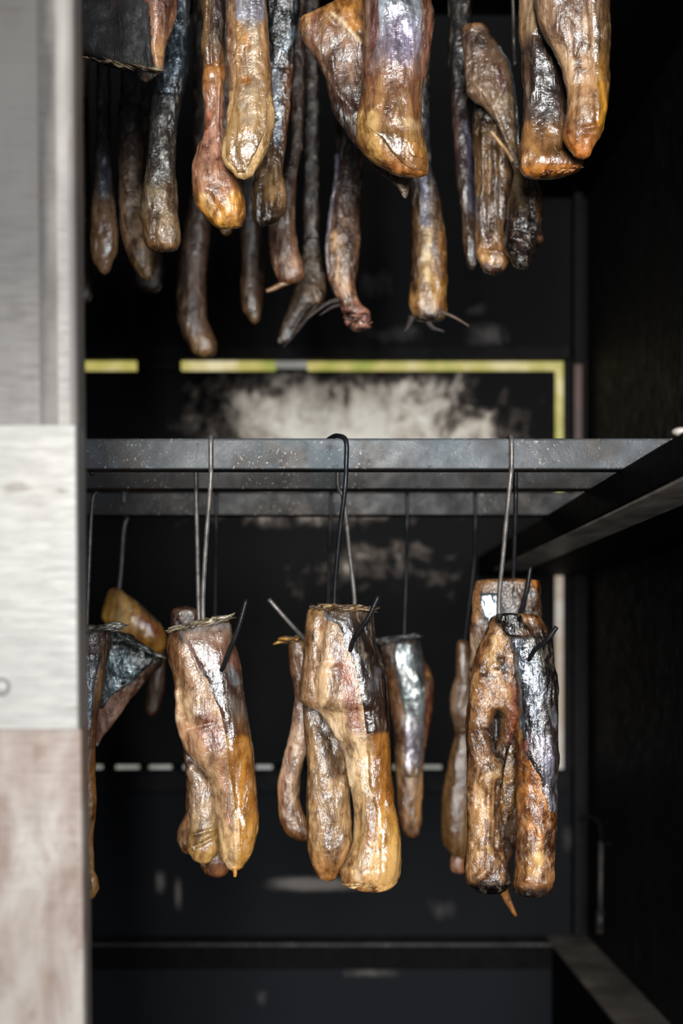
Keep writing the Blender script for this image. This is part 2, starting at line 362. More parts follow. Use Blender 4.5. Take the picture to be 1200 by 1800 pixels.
bm = bmesh.new(); bmesh.ops.create_uvsphere(bm, u_segments=24, v_segments=12, radius=.0068)
for v_ in bm.verts: v_.co.y *= .5
bo = link('rivet', mesh_of('rivet', bm), M['steel_mid'], e); bo.location = P(2, 1207, PD-.007)-eo

# ---------------------------------------------------------------- rails
RAILS = {1: (1.50, M['rail']), 2: (1.68, M['rail2']), 3: (2.00, M['rail3'])}
RT, RBZ, RTH = .228, .195, .030
def rail(d, z0, z1, mat, label, group, xr=XW-.012):
    o = box('hanging_rail', XL+.012, xr, d, d+RTH, z0+.0002, z1, mat, bevel=.0028, segs=3)
    return tag(o, label, 'rail', group)
rail(1.50, RBZ, RT, M['rail'], 'front lower hanging rail, square grey steel tube with pale specks', 'lower hanging rails')
rail(1.68, RBZ, RT, M['rail2'], 'second lower hanging rail, brownish grey tube showing just below the front one', 'lower hanging rails')
rail(2.00, RBZ, RT, M['rail3'], 'rearmost lower hanging rail, darkest and lowest in view of the three', 'lower hanging rails')
UZ = .952
rail(1.50, UZ, UZ+.033, M['rail'], 'front upper hanging rail above the picture', 'upper hanging rails')
rail(1.68, UZ, UZ+.033, M['rail2'], 'second upper hanging rail above the picture', 'upper hanging rails')
rail(2.00, UZ, UZ+.033, M['rail3'], 'rearmost upper hanging rail above the picture', 'upper hanging rails')

# ---------------------------------------------------------------- hooks
def hook(rd, shank, label, group, exitpt=None, tip=None, fd=None, front=.03, behind=False, dark=False, back_dx=0, upper=False, r=.0026, ent=26, darktip=False):
    """rd rail depth; shank = picture points from the rail down to the fish; exit/tip = where the point leaves the flesh"""
    z1 = (UZ+.033) if upper else RT
    fd = fd or rd+RTH/2
    x0 = P(shank[0][0], 0, rd).x; xb = x0+back_dx/F*rd
    fr_, bk = rd-r-.0008, rd+RTH+r+.0008
    if behind: fr_, bk = bk, fr_
    pts = [Vector((xb, bk, z1-.016)), Vector((xb, bk, z1-.004)), Vector(((x0+2*xb)/3, (bk*.75+fr_*.25), z1+r+.0006)), Vector(((2*x0+xb)/3, (fr_*.75+bk*.25), z1+r+.0006)), Vector((x0, fr_, z1-.004)), Vector((x0, fr_, z1-.030))]
    n = len(shank)
    for i, (px, py) in enumerate(shank[1:]):
        tt = (i+1)/(n-1); u_ = i/max(1, n-2); d = fr_*(1-u_)+(fd+.004)*u_
        pts.append(P(px, py, d))
    if exitpt:
        ex, ey = exitpt; lx, ly = shank[-1]
        pts.append(P(lx*.6+ex*.4, max(ly, ey)+ent, fd+.004))
        pts.append(P(ex*.75+lx*.25, ey+ent*.9, fd-front*.5))
        pts.append(P(ex, ey, fd-front)); 
        pts.append(P((ex+tip[0])/2+2, (ey+tip[1])/2+3, fd-front-.010)); pts.append(P(tip[0], tip[1], fd-front-.014))
    else:
        pts.append(P(shank[-1][0]+2, shank[-1][1]+40, fd))
    path = catmull(pts, 7)
    org = Vector(pts[4]); bm = bmesh.new(); tube_bm(bm, path, r, 10, org)
    bm.faces.ensure_lookup_table(); cut = (len(path)-1-7*4)*10
    if exitpt and darktip:
        for q, fc in enumerate(bm.faces): fc.material_index = 1 if q >= cut else 0
    o = link('meat_hook', mesh_of('meat_hook', bm), M['wire_dark'] if dark else M['wire'], None, org)
    o.data.materials.append(M['wire_dark'])
    return tag(o, label, 'hook', group)
GL = 'wire hooks on the lower rails'; GU = 'wire hooks on the upper rails'
hook(1.50, [(371, 765), (370, 850), (361, 970), (357, 1092)], 'grey wire hook over the front rail, first visible one from the left', GL, (398, 1156), (433, 1054), 1.52, .034, darktip=True)
hook(1.50, [(608, 768), (606, 860), (594, 965), (588, 1070)], 'dark wire hook with a curled top at the middle of the front rail', GL, (622, 1123), (665, 1048), 1.52, .034, dark=True, back_dx=-42)
hook(1.50, [(898, 765), (896, 850), (885, 965), (877, 1085)], 'grey wire hook over the front rail nearest the right ledge', GL, (940, 1142), (978, 1102), 1.52, .032, darktip=True)
hook(1.50, [(128, 765), (126, 860), (122, 965), (118, 1100)], 'wire hook on the front rail hidden behind the steel post', GL)
hook(1.68, [(163, 800), (163, 880), (158, 960), (152, 1120)], 'thin grey wire hook beside the steel post, behind the second rail', GL, behind=True, r=.0024, fd=1.72)
hook(1.68, [(345, 790), (345, 880), (347, 970), (349, 1072)], 'blurred wire hook on the second rail just left of the front amber fish hook', GL, r=.0026)
hook(1.68, [(594, 790), (604, 880), (614, 970), (622, 1085)], 'blurred slanting wire hook right behind the middle hook, over the second rail', GL, (530, 1118), (472, 1053), 1.70, .03)
hook(1.68, [(905, 790), (906, 880), (904, 960), (902, 1030)], 'black-pointed wire hook on the second rail behind the rightmost front hook', GL, (914, 1078), (932, 996), 1.70, .035, dark=True, r=.0028)
hook(2.00, [(219, 850), (218, 930), (213, 1000), (207, 1062)], 'blurred wire hook behind the rearmost rail holding the golden piece at the left', GL, behind=True, r=.0030, fd=2.04)
hook(2.00, [(380, 850), (380, 930), (379, 1000), (378, 1090)], 'faint dark wire hook on the rearmost rail right of the front amber fish hook', GL, dark=True, fd=2.02)
hook(2.00, [(582, 850), (580, 930), (578, 1000), (576, 1090)], 'faint dark wire hook on the rearmost rail left of the middle hook', GL, dark=True, fd=2.02)
hook(2.00, [(715, 850), (715, 930), (714, 1000), (710, 1130)], 'faint wire hook on the rearmost rail holding the silver fish right of centre', GL, dark=True, fd=2.02)
hook(2.00, [(835, 850), (835, 930), (832, 1000), (815, 1140)], 'faint wire hook on the rearmost rail above the long brown lobe', GL, dark=True, fd=2.02)

# ---------------------------------------------------------------- fish
FR = {'A': (140, 0, 2.8125), 'B': (440, 0, 2.8125), 'C': (740, 0, 2.8125), 'D': (140, 980, 2.811), 'E': (460, 980, 2.812), 'F': (760, 960, 2.647)}
def smooth_interp(xs, ys, q, rnd=False):
    """monotone cubic (Fritsch-Carlson) interpolation"""
    xs = np.array(xs, float); ys = np.array(ys, float)
    if len(xs) < 3: return np.interp(q, xs, ys)
    h = np.diff(xs); m = np.diff(ys)/h; t = np.zeros(len(xs))
    s = m[:-1]*m[1:] > 0; t[1:-1][s] = (2*m[:-1]*m[1:]/(m[:-1]+m[1:]+1e-12))[s]; t[0] = m[0]; t[-1] = m[-1]
    q = np.clip(q, xs[0], xs[-1]); i = np.clip(np.searchsorted(xs, q)-1, 0, len(h)-1)
    u = (q-xs[i])/h[i]; u2 = u*u; u3 = u2*u
    v = (2*u3-3*u2+1)*ys[i]+(u3-2*u2+u)*h[i]*t[i]+(-2*u3+3*u2)*ys[i+1]+(u3-u2)*h[i]*t[i+1]
    if rnd:      # the last stretch at a steeply closing end follows a quarter ellipse
        if abs(m[-1]) > .45: v = np.where(i == len(h)-1, ys[-2]+(ys[-1]-ys[-2])*(.25*u+.75*(1-np.sqrt(np.clip(1-u*u, 0, 1)))), v)
        if abs(m[0]) > .45: v = np.where(i == 0, ys[1]+(ys[0]-ys[1])*(.25*(1-u)+.75*(1-np.sqrt(np.clip(1-(1-u)**2, 0, 1)))), v)
    return v
def segdist(px, py, pts):
    best = np.full(px.shape, 1e9)
    if len(pts) == 1: return np.hypot(px-pts[0][0], py-pts[0][1])
    for (ax, ay), (bx_, by_) in zip(pts[:-1], pts[1:]):
        vx, vy = bx_-ax, by_-ay; l = vx*vx+vy*vy+1e-9
        t = np.clip(((px-ax)*vx+(py-ay)*vy)/l, 0, 1); best = np.minimum(best, np.hypot(px-ax-t*vx, py-ay-t*vy))
    return best
class Loft:
    def __init__(s, fr, d, L, R, T=.72, n=2.2, base=((0, (150, 115, 80)),), paint=(), sculpt=(), lump=1.6, cap=(10, 10), seed=0, dof=None, metal=0, ns=None, na=72):
        s.ox, s.oy, s.s = FR[fr]; s.d = d; s.T = T; s.n = n; s.base = base; s.paint = paint; s.sculpt = sculpt; s.lump = lump; s.seed = seed; s.metal = metal
        cv = lambda pts: ([s.oy+y/s.s for y, x in pts], [s.ox+x/s.s for y, x in pts])
        s.Ly, s.Lx = cv(L); s.Ry, s.Rx = cv(R); s.y0 = min(s.Ly[0], s.Ry[0]); s.y1 = max(s.Ly[-1], s.Ry[-1]); s.cap = cap; s.dof = dof; s.na = na
        s.ns = ns or int(min(200, max(50, (s.y1-s.y0)/3)))
    def c(s, y): return (y-s.oy)*s.s
    def surf(s, y, phi, off=0.0):
        """y, phi same-shape arrays -> world xyz, px, py"""
        l = smooth_interp(s.Ly, s.Lx, y, True); r = smooth_interp(s.Ry, s.Rx, y, True)
        l, r = np.minimum(l, r-.5), np.maximum(r, l+.5)
        k = np.ones_like(y); ct, cb = s.cap
        a = np.clip((y-s.y0)/ct, 0, 1); b = np.clip((s.y1-y)/cb, 0, 1)
        k = np.sqrt(np.clip(1-(1-a)**2, 0, 1))*np.sqrt(np.clip(1-(1-b)**2, 0, 1))
        cx = (l+r)/2; w = (r-l)/2*k; w = np.maximum(w, .15)
        T = smooth_interp([s.oy+q/s.s for q, _ in s.T], [v for _, v in s.T], y) if isinstance(s.T, (list, tuple)) else s.T
        h = w*T
        do = smooth_interp([s.oy+q/s.s for q, _ in s.dof], [v for _, v in s.dof], y) if s.dof else 0.0
        e = 2.0/s.n; cc = np.cos(phi); ss = np.sin(phi)
        ux = np.sign(cc)*np.abs(cc)**e; uy = np.sign(ss)*np.abs(ss)**e
        px = cx+w*ux; sc_ = s.d/F
        X = (px-VX)*sc_; Z = (VY-y)*sc_; Y = s.d+do-h*uy*sc_
        nx = cc*T if np.isscalar(T) else cc*T; ny = ss; nl = np.sqrt(nx*nx+ny*ny)+1e-9; nx = nx/nl; ny = ny/nl
        p3 = np.stack([X*42, Y*42, Z*26], -1)
        kk = np.clip(k, 0, 1)
        g = s.lump*(.0011*fbm(p3, s.seed, 3)+.00045*fbm(np.stack([X*150, Y*150, Z*80], -1), s.seed+9, 2))*kk*1.3
        g = g*np.clip(w/18, .25, 1)
        fx, fy = (px-s.ox)*s.s, (y-s.oy)*s.s
        wp = fbm(np.stack([X*60, Y*60, Z*40], -1), s.seed+3, 2)*10
        for pts, rad, amp in s.sculpt:
            q = segdist(fx+wp, fy+wp, pts)/rad
            g = g+amp*.001*np.exp(-q*q*1.6)*np.clip(ny*1.5, 0, 1)
        g = g+off
        return np.stack([X+nx*g, Y-ny*g, Z], -1), fx, fy, ny
    def colours(s, X, fx, fy, base=None, paint=None, metal=None):
        base = base or s.base; paint = s.paint if paint is None else paint
        m0 = s.metal if metal is None else metal
        p = np.stack([X[..., 0]*45, X[..., 1]*45, X[..., 2]*30], -1)
        w1 = fbm(p, s.seed+21, 3)*34; w2 = fbm(p+31.7, s.seed+25, 3)*34; w3 = fbm(p*np.array([5, 5, 1.6]), s.seed+29, 3)
        bl = [s2l(c) for _, c in base]; by = [q for q, _ in base]
        C = np.stack([np.interp(fy+w1, by, [c[k] for c in bl]) for k in range(3)]+[np.full(fx.shape, float(m0))], -1)
        for t in paint:
            pts, rad, col, st = t[:4]; mt = t[4] if len(t) > 4 else 0
            wk = min(1, rad/45)
            q = segdist(fx+w1*wk, fy+w2*wk, pts)/rad; q = q+.35*w3; a = st*(1-np.clip((q-.3)/.8, 0, 1)); a = np.clip(np.where(q > 1.1, 0, a), 0, 1)
            tgt = np.append(s2l(col), mt); C = C*(1-a[..., None])+tgt*a[..., None]
        return np.clip(C, 0, 1)
    def ys(s):
        t = np.linspace(0, 1, s.ns); L = s.y1-s.y0
        # dense in the rounded ends
        e = min(.25, 30/L); u = np.concatenate([[0], e*(1-np.cos(np.linspace(.1, 1, 9)*math.pi/2)), np.linspace(e, 1-e, s.ns)[1:-1], 1-e*(1-np.cos(np.linspace(1, .1, 9)*math.pi/2)), [1]])
        return s.y0+u*L
def finish(name, V, faces, C, mat, parent):
    me = bpy.data.meshes.new(name); V = V-np.array(parent.location)
    me.from_pydata(V.tolist(), [], faces)
    a = me.color_attributes.new('Col', 'FLOAT_COLOR', 'POINT'); a.data.foreach_set('color', C.astype(np.float32).ravel())
    return link(name, me, mat, parent)
def quads(nr, nc, wrap, o=0):
    f = []
    for i in range(nr-1):
        for k in range(nc if wrap else nc-1):
            k2 = (k+1) % nc; f.append((o+i*nc+k, o+(i+1)*nc+k, o+(i+1)*nc+k2, o+i*nc+k2))
    return f
def body(name, lf, mat, parent):
    ys = lf.ys(); ph = np.linspace(0, 2*math.pi, lf.na, endpoint=False)
    Y, Ph = np.meshgrid(ys, ph, indexing='ij'); X, fx, fy, ny = lf.surf(Y, Ph)
    C = lf.colours(X, fx, fy); nr, nc = Y.shape
    f = [tuple(reversed(q)) for q in quads(nr, nc, True)]; f.append(tuple(range(nc))); f.append(tuple(reversed(range((nr-1)*nc, nr*nc))))
    f = [tuple(reversed(q)) for q in f]
    return finish(name, X.reshape(-1, 3), f, C.reshape(-1, 4), M[mat], parent)
def shell(name, lf, mat, parent, A=None, B=None, y=(None, None), base=None, paint=(), off=1.4, metal=0, edge=.10, na=48, label=None):
    """a layer of skin lying on a loft; A left boundary [(y,x)] or None = wraps round the left side, B right boundary likewise"""
    y0 = lf.y0+2 if y[0] is None else lf.oy+y[0]/lf.s; y1 = lf.y1-2 if y[1] is None else lf.oy+y[1]/lf.s
    y0 = max(y0, lf.y0+1); y1 = min(y1, lf.y1-1)
    ys = np.linspace(y0, y1, int(max(40, (y1-y0)/3)))
    l = smooth_interp(lf.Ly, lf.Lx, ys, True); r = smooth_interp(lf.Ry, lf.Rx, ys, True); cx = (l+r)/2; w = (r-l)/2
    def ang(Bd):
        xb = smooth_interp([lf.oy+q/lf.s for q, _ in Bd], [lf.ox+x/lf.s for _, x in Bd], ys)
        wob = (4.5 if mat == 'wrinkle' else 2.6)*fbm(np.stack([ys*.045, ys*0+lf.seed, ys*0], -1), 5, 3)
        u = np.clip((xb+wob-cx)/np.maximum(w, 1), -.98, .98); return np.arccos(np.sign(u)*np.abs(u)**(lf.n/2))
    pa = ang(A) if A else np.full(ys.shape, math.pi*1.45); pb = ang(B) if B else np.full(ys.shape, -math.pi*.45)
    t = np.linspace(0, 1, na); Ph = pa[:, None]*(1-t)+pb[:, None]*t; Y = np.repeat(ys[:, None], na, 1)
    et = np.minimum(t, 1-t)/edge; et = np.clip(et, 0, 1); et = et*et*(3-2*et)
    vt = np.minimum(np.linspace(0, 1, len(ys)), 1-np.linspace(0, 1, len(ys)))*(y1-y0)/5; vt = np.clip(vt, 0, 1); vt = vt*vt*(3-2*vt)
    o = (off+.9)*.001*et[None, :]*vt[:, None]-.0009
    X, fx, fy, ny = lf.surf(Y, Ph, o); C = lf.colours(X, fx, fy, base, paint, metal)
    ob = finish(name, X.reshape(-1, 3), quads(len(ys), na, False), C.reshape(-1, 4), M[mat], parent)
    if label: ob['label'] = label
    return ob
def crust(name, fr, d, p0, p1, n, ln, cols, parent, seed=1, thick=.0016, spread=8, up=0.0, metal=.1):
    """a fringe of dried slivers lying roughly along p0 -> p1"""
    ox, oy, s = FR[fr]; rnd = random.Random(seed); V = []; Fc = []; C = []
    for i in range(n):
        t = rnd.random(); x = p0[0]+(p1[0]-p0[0])*t; y = p0[1]+(p1[1]-p0[1])*t+rnd.uniform(-1, 1)*spread
        a = math.atan2(p1[1]-p0[1], p1[0]-p0[0])+rnd.uniform(-.28, .28)-up*t; l = ln*rnd.uniform(.35, 1)
        dd = d+rnd.uniform(-.018, .018); A_ = P(ox+(x-math.cos(a)*l/2)/s, oy+(y-math.sin(a)*l/2)/s, dd); B_ = P(ox+(x+math.cos(a)*l/2)/s, oy+(y+math.sin(a)*l/2)/s, dd+rnd.uniform(-.006, .006))
        th = thick*rnd.uniform(.6, 1.5); dr = (B_-A_).normalized(); up_ = Vector((-dr.z, 0, dr.x)); sd = Vector((0, 1, 0))
        b = len(V); mid = (A_+B_)/2+up_*rnd.uniform(-1, 1)*th
        for q, r_ in ((A_, .5), (mid, 1), (B_, .12)):
            for k in range(6):
                an = k*math.pi/3; V.append(q+up_*math.cos(an)*th*r_+sd*math.sin(an)*th*r_*2.2)
        for g in range(2):
            for k in range(6): k2 = (k+1) % 6; Fc.append((b+g*6+k, b+g*6+k2, b+(g+1)*6+k2, b+(g+1)*6+k))
        Fc.append(tuple(b+k for k in reversed(range(6)))); Fc.append(tuple(b+12+k for k in range(6)))
        c = np.append(s2l(rnd.choice(cols)), metal); C += [c]*18
    return finish(name, np.array([tuple(v) for v in V]), Fc, np.array(C), M['crust'], parent)
def spike(name, fr, d, pts, rad, col, parent, mat='crust', dz=0.0, flat=1.0, r0=1.0, r1=.1):
    ox, oy, s = FR[fr]; path = catmull([P(ox+x/s, oy+y/s, d+dz*i) for i, (x, y) in enumerate(pts)], 6)
    bm = bmesh.new(); tube_bm(bm, path, rad/s/F*d, 10, Vector(parent.location), lambda t: r0+(r1-r0)*t, flat)
    me = mesh_of(name, bm); a = me.color_attributes.new('Col', 'FLOAT_COLOR', 'POINT'); c = list(s2l(col))+[0.0]
    a.data.foreach_set('color', c*len(me.vertices)); return link(name, me, M[mat], parent)
def fish(fr, x, y, d, label, group):
    ox, oy, s = FR[fr]; return empty('smoked_fish', P(ox+x/s, oy+y/s, d), label, 'smoked fish', group)

# palette (sRGB)
TAN = (205, 168, 124); PALE = (226, 198, 160); BRN = (128, 92, 60); DBR = (74, 50, 34); GLD = (184, 124, 48); AMB = (206, 142, 48)
BLK = (26, 20, 18); DSK = (44, 32, 28); SLV = (170, 182, 196); LAV = (196, 190, 208); RED = (128, 40, 30); PNK = (178, 122, 104); GRY = (120, 108, 92); OCH = (160, 118, 62)
GF = 'smoked fish on the lower rails'; GV = 'smoked fish on the upper rails'

# --- lower middle (frame E)
f = fish('E', 440, 1668, 1.52, 'large pale-bellied smoked fish hanging at the lower centre, dark skin above golden tail half', GF)
lf = Loft('E', 1.522, [(235, 262), (260, 228), (300, 215), (400, 206), (500, 200), (600, 187), (650, 183), (700, 187), (735, 215), (752, 270), (790, 305), (850, 340), (920, 380), (980, 405), (1050, 415), (1110, 428), (1180, 440), (1250, 450), (1330, 452), (1400, 450), (1440, 440), (1500, 412), (1550, 385), (1590, 392), (1625, 440), (1655, 520)],
          [(235, 530), (260, 540), (300, 545), (400, 550), (500, 578), (600, 600), (700, 612), (800, 624), (900, 628), (1000, 628), (1100, 637), (1200, 650), (1300, 665), (1400, 680), (1480, 683), (1560, 675), (1610, 655), (1655, 590)],
          T=[(235, .45), (400, .62), (700, .6), (1000, .75), (1600, .8)], n=2.3, cap=(6, 6), seed=11,
          base=[(235, (176, 138, 92)), (450, (200, 160, 118)), (700, (212, 176, 134)), (1000, (222, 186, 138)), (1300, (216, 174, 118)), (1600, (196, 150, 92))],
          paint=[([(240, 330), (215, 560), (220, 700)], 60, (168, 124, 82), .7), ([(310, 420), (330, 560)], 55, (222, 186, 148), .8), ([(420, 560), (445, 700), (460, 840)], 48, RED, .75), ([(380, 470), (430, 600)], 40, (188, 112, 86), .6),
                 ([(340, 820), (420, 960), (440, 1150)], 30, PALE, .7), ([(545, 1240), (540, 1340), (510, 1420)], 16, (170, 70, 44), .6), ([(300, 300), (290, 350)], 25, (112, 66, 34), .8), ([(240, 280), (250, 400)], 22, (112, 76, 40), .5),
                 ([(490, 1480), (470, 1560)], 40, PALE, .8), ([(390, 1560), (500, 1640), (600, 1650)], 26, (150, 96, 48), .8), ([(620, 1500), (640, 1400)], 80, (206, 158, 92), .8), ([(450, 940)], 7, (50, 30, 20), 1)],
          sculpt=[([(300, 330), (270, 480), (262, 680)], 26, -3.0), ([(270, 545), (360, 540)], 14, 1.6), ([(320, 590), (330, 680)], 55, 3.2), ([(400, 480), (450, 640), (470, 840)], 24, -1.6), ([(235, 740), (300, 752), (350, 850), (410, 990), (430, 1120)], 16, 2.6), ([(475, 1180), (470, 1400), (440, 1540)], 24, -2.4), ([(540, 1440), (520, 1600)], 22, -2), ([(400, 1600), (560, 1650), (650, 1600)], 16, 2.5)])
body('body', lf, 'flesh', f)
sk = shell('skin', lf, 'skin', f, A=[(245, 285), (290, 292), (340, 350), (430, 385), (530, 430), (620, 452), (720, 475), (830, 490), (900, 494), (1050, 503), (1200, 530), (1300, 542), (1400, 548), (1500, 560)], y=(248, 1650),
      base=[(240, (88, 66, 46)), (330, (44, 32, 27)), (600, (38, 27, 24)), (855, (60, 36, 22)), (875, (150, 96, 40)), (1000, (160, 102, 36)), (1200, (176, 116, 42)), (1330, (204, 150, 72)), (1500, (206, 160, 96))],
      paint=[([(300, 300), (370, 380), (430, 500), (460, 640)], 26, SLV, .75, .75), ([(560, 560), (540, 640)], 24, (120, 116, 120), .4, .5), ([(520, 900), (540, 1150)], 24, (214, 176, 120), .6), ([(600, 1000), (620, 1200)], 30, (140, 84, 26), .7)], off=1.5,
      label='black-brown skin turning golden below a pale cut line')
sub = shell('cut_line', lf, 'crust', f, A=[(860, 500), (885, 505)], B=[(860, 610), (885, 614)], y=(862, 880), base=[(0, (200, 170, 132))], off=2.4, edge=.06, na=24)
sub.parent = sk
lf2 = Loft('E', 1.545, [(700, 200), (800, 205), (950, 217), (1100, 220), (1300, 220), (1420, 218), (1500, 236), (1560, 262), (1602, 310)], [(700, 340), (850, 400), (980, 415), (1100, 428), (1250, 438), (1400, 446), (1450, 440), (1510, 420), (1560, 385), (1602, 345)],
           T=.62, n=2.2, cap=(10, 8), seed=12, base=[(700, (92, 66, 42)), (900, (138, 104, 68)), (1100, (172, 136, 94)), (1400, (170, 130, 84)), (1560, (158, 104, 50))],
           paint=[([(260, 760), (330, 900), (390, 1050)], 55, (84, 60, 38), .8), ([(250, 900), (240, 1300)], 26, (190, 152, 106), .6), ([(330, 1180), (350, 1280)], 40, (128, 92, 58), .6), ([(335, 1435)], 16, (110, 74, 40), .8), ([(360, 1100), (400, 1400)], 30, (186, 150, 104), .5)],  # dark top of the flap paints in the shade under the arch
           sculpt=[([(260, 760), (340, 900), (400, 1050)], 50, -5), ([(335, 1435)], 14, 2.0), ([(340, 1200), (360, 1290)], 20, 1.8)])
body('belly_flap', lf2, 'flesh', f)
crust('cut_edge', 'E', 1.515, (258, 243), (545, 256), 90, 120, [(150, 122, 82), (190, 164, 120), (96, 70, 44), (60, 44, 32)], f, 3, .0014, 9, .1)
crust('torn_rim', 'E', 1.505, (400, 1612), (640, 1640), 22, 70, [(214, 176, 120), (190, 140, 80)], f, 8, .0013, 8, .25)

# --- lower left of centre (frame D)
f = fish('D', 650, 1560, 1.52, 'smoked fish hanging lower left of centre with brown silvery shoulder and smooth golden tail', GF)
lf = Loft('D', 1.522, [(292, 690), (320, 580), (345, 490), (380, 440), (430, 430), (500, 440), (600, 460), (650, 466), (720, 470), (800, 475), (870, 492), (940, 515), (1000, 560), (1050, 605), (1100, 640), (1200, 665), (1300, 680), (1400, 688), (1470, 690), (1510, 712), (1550, 755)],
          [(292, 738), (400, 752), (500, 780), (600, 800), (700, 815), (800, 828), (900, 845), (1000, 858), (1100, 866), (1200, 875), (1300, 880), (1400, 868), (1470, 842), (1520, 805), (1550, 775)],
          T=[(292, .5), (500, .62), (900, .62), (1550, .85)], n=2.2, cap=(5, 6), seed=21,
          base=[(300, (120, 86, 58)), (500, (140, 102, 70)), (650, (200, 160, 120)), (850, (176, 130, 96)), (1000, (186, 146, 108)), (1200, (216, 180, 136)), (1500, (206, 164, 110))],
          paint=[([(450, 400), (470, 560), (490, 620)], 50, (120, 80, 46), .8), ([(560, 700), (590, 770)], 60, (224, 188, 148), .85), ([(520, 580), (560, 640)], 40, (150, 104, 66), .6), ([(640, 760), (680, 860), (690, 920)], 36, RED, .8), ([(620, 830), (660, 900)], 50, (178, 108, 80), .6),
                 ([(700, 1000), (720, 1150), (740, 1300)], 14, (176, 84, 56), .55), ([(660, 1120), (720, 1360)], 26, (204, 160, 116), .7), ([(500, 790)], 20, PALE, .8), ([(760, 1440), (740, 1500)], 40, (224, 190, 138), .8)],
          sculpt=[([(500, 640), (510, 760), (560, 830)], 20, -2.8), ([(570, 700), (590, 770)], 55, 3), ([(480, 660), (500, 860), (540, 960)], 14, 2.2), ([(540, 840), (650, 810)], 14, -2), ([(620, 960), (690, 920)], 10, -1.2), ([(630, 1020), (700, 970)], 10, 1.2), ([(645, 1080), (705, 1030)], 10, -1), ([(655, 1130), (715, 1090)], 10, 1.2), ([(540, 440), (600, 600), (670, 800)], 14, -1.6), ([(770, 1250), (775, 1500)], 12, 2.2)])
body('body', lf, 'flesh', f)
sk = shell('skin', lf, 'skin', f, A=[(330, 480), (400, 495), (450, 525), (510, 560), (570, 590), (620, 618), (700, 652), (760, 676), (820, 692), (870, 704), (1000, 714), (1100, 738), (1200, 752), (1300, 768), (1400, 780), (1500, 775)], y=(318, 1545),
      base=[(300, (150, 132, 116)), (420, (126, 92, 72)), (540, (118, 78, 60)), (575, (62, 42, 34)), (700, (66, 44, 34)), (800, (104, 72, 50)), (865, (96, 60, 28)), (885, (168, 112, 46)), (1100, (176, 118, 44)), (1300, (184, 128, 52)), (1500, (190, 138, 70))],
      paint=[([(490, 380), (540, 470), (600, 590), (650, 700)], 30, SLV, .85, .8), ([(560, 350), (720, 330)], 36, (150, 150, 152), .5, .6), ([(740, 530), (765, 620)], 20, (170, 176, 184), .6, .7), ([(740, 720), (790, 770)], 44, (112, 98, 88), .6, .2), ([(640, 600), (670, 700)], 26, (46, 30, 26), .8), ([(720, 900), (730, 1200), (780, 1450)], 20, (220, 176, 110), .75), ([(840, 1000), (850, 1250)], 30, (150, 92, 30), .7)], off=1.4,
      label='glossy skin, brown at the shoulder and golden below a pale line')
sub = shell('cut_line', lf, 'crust', f, A=[(865, 702), (890, 706)], B=[(850, 834), (890, 838)], y=(864, 882), base=[(0, (206, 176, 136))], off=2.4, edge=.06, na=24)
sub.parent = sk
lf2 = Loft('D', 1.548, [(850, 490), (940, 510), (1000, 520), (1100, 535), (1200, 540), (1300, 540), (1400, 530), (1440, 528), (1480, 550), (1515, 600)], [(850, 600), (1000, 640), (1100, 665), (1200, 678), (1300, 688), (1400, 690), (1450, 688), (1490, 662), (1515, 625)],
           T=.6, cap=(8, 7), seed=22, base=[(850, (78, 54, 38)), (1020, (112, 82, 58)), (1100, (160, 128, 98)), (1250, (166, 134, 100)), (1350, (136, 104, 58)), (1500, (178, 136, 76))],
           paint=[([(540, 980), (640, 1060)], 40, (72, 48, 36), .8), ([(560, 1130), (550, 1260)], 30, (184, 152, 118), .6), ([(600, 1470), (650, 1440)], 30, (196, 152, 92), .7)], sculpt=[([(540, 980), (640, 1070)], 36, -4), ([(570, 1420), (680, 1370)], 12, -2.5), ([(560, 1360), (690, 1330)], 12, 2)])
body('belly_flap', lf2, 'flesh', f)
crust('cut_edge', 'D', 1.515, (466, 356), (735, 292), 90, 110, [(150, 132, 100), (196, 178, 146), (92, 74, 54), (210, 200, 180)], f, 5, .0014, 8, .05, .3)
spike('drip', 'D', 1.515, [(765, 1535), (768, 1560), (766, 1578)], 13, (190, 128, 50), f, 'skin', r0=1, r1=.6)

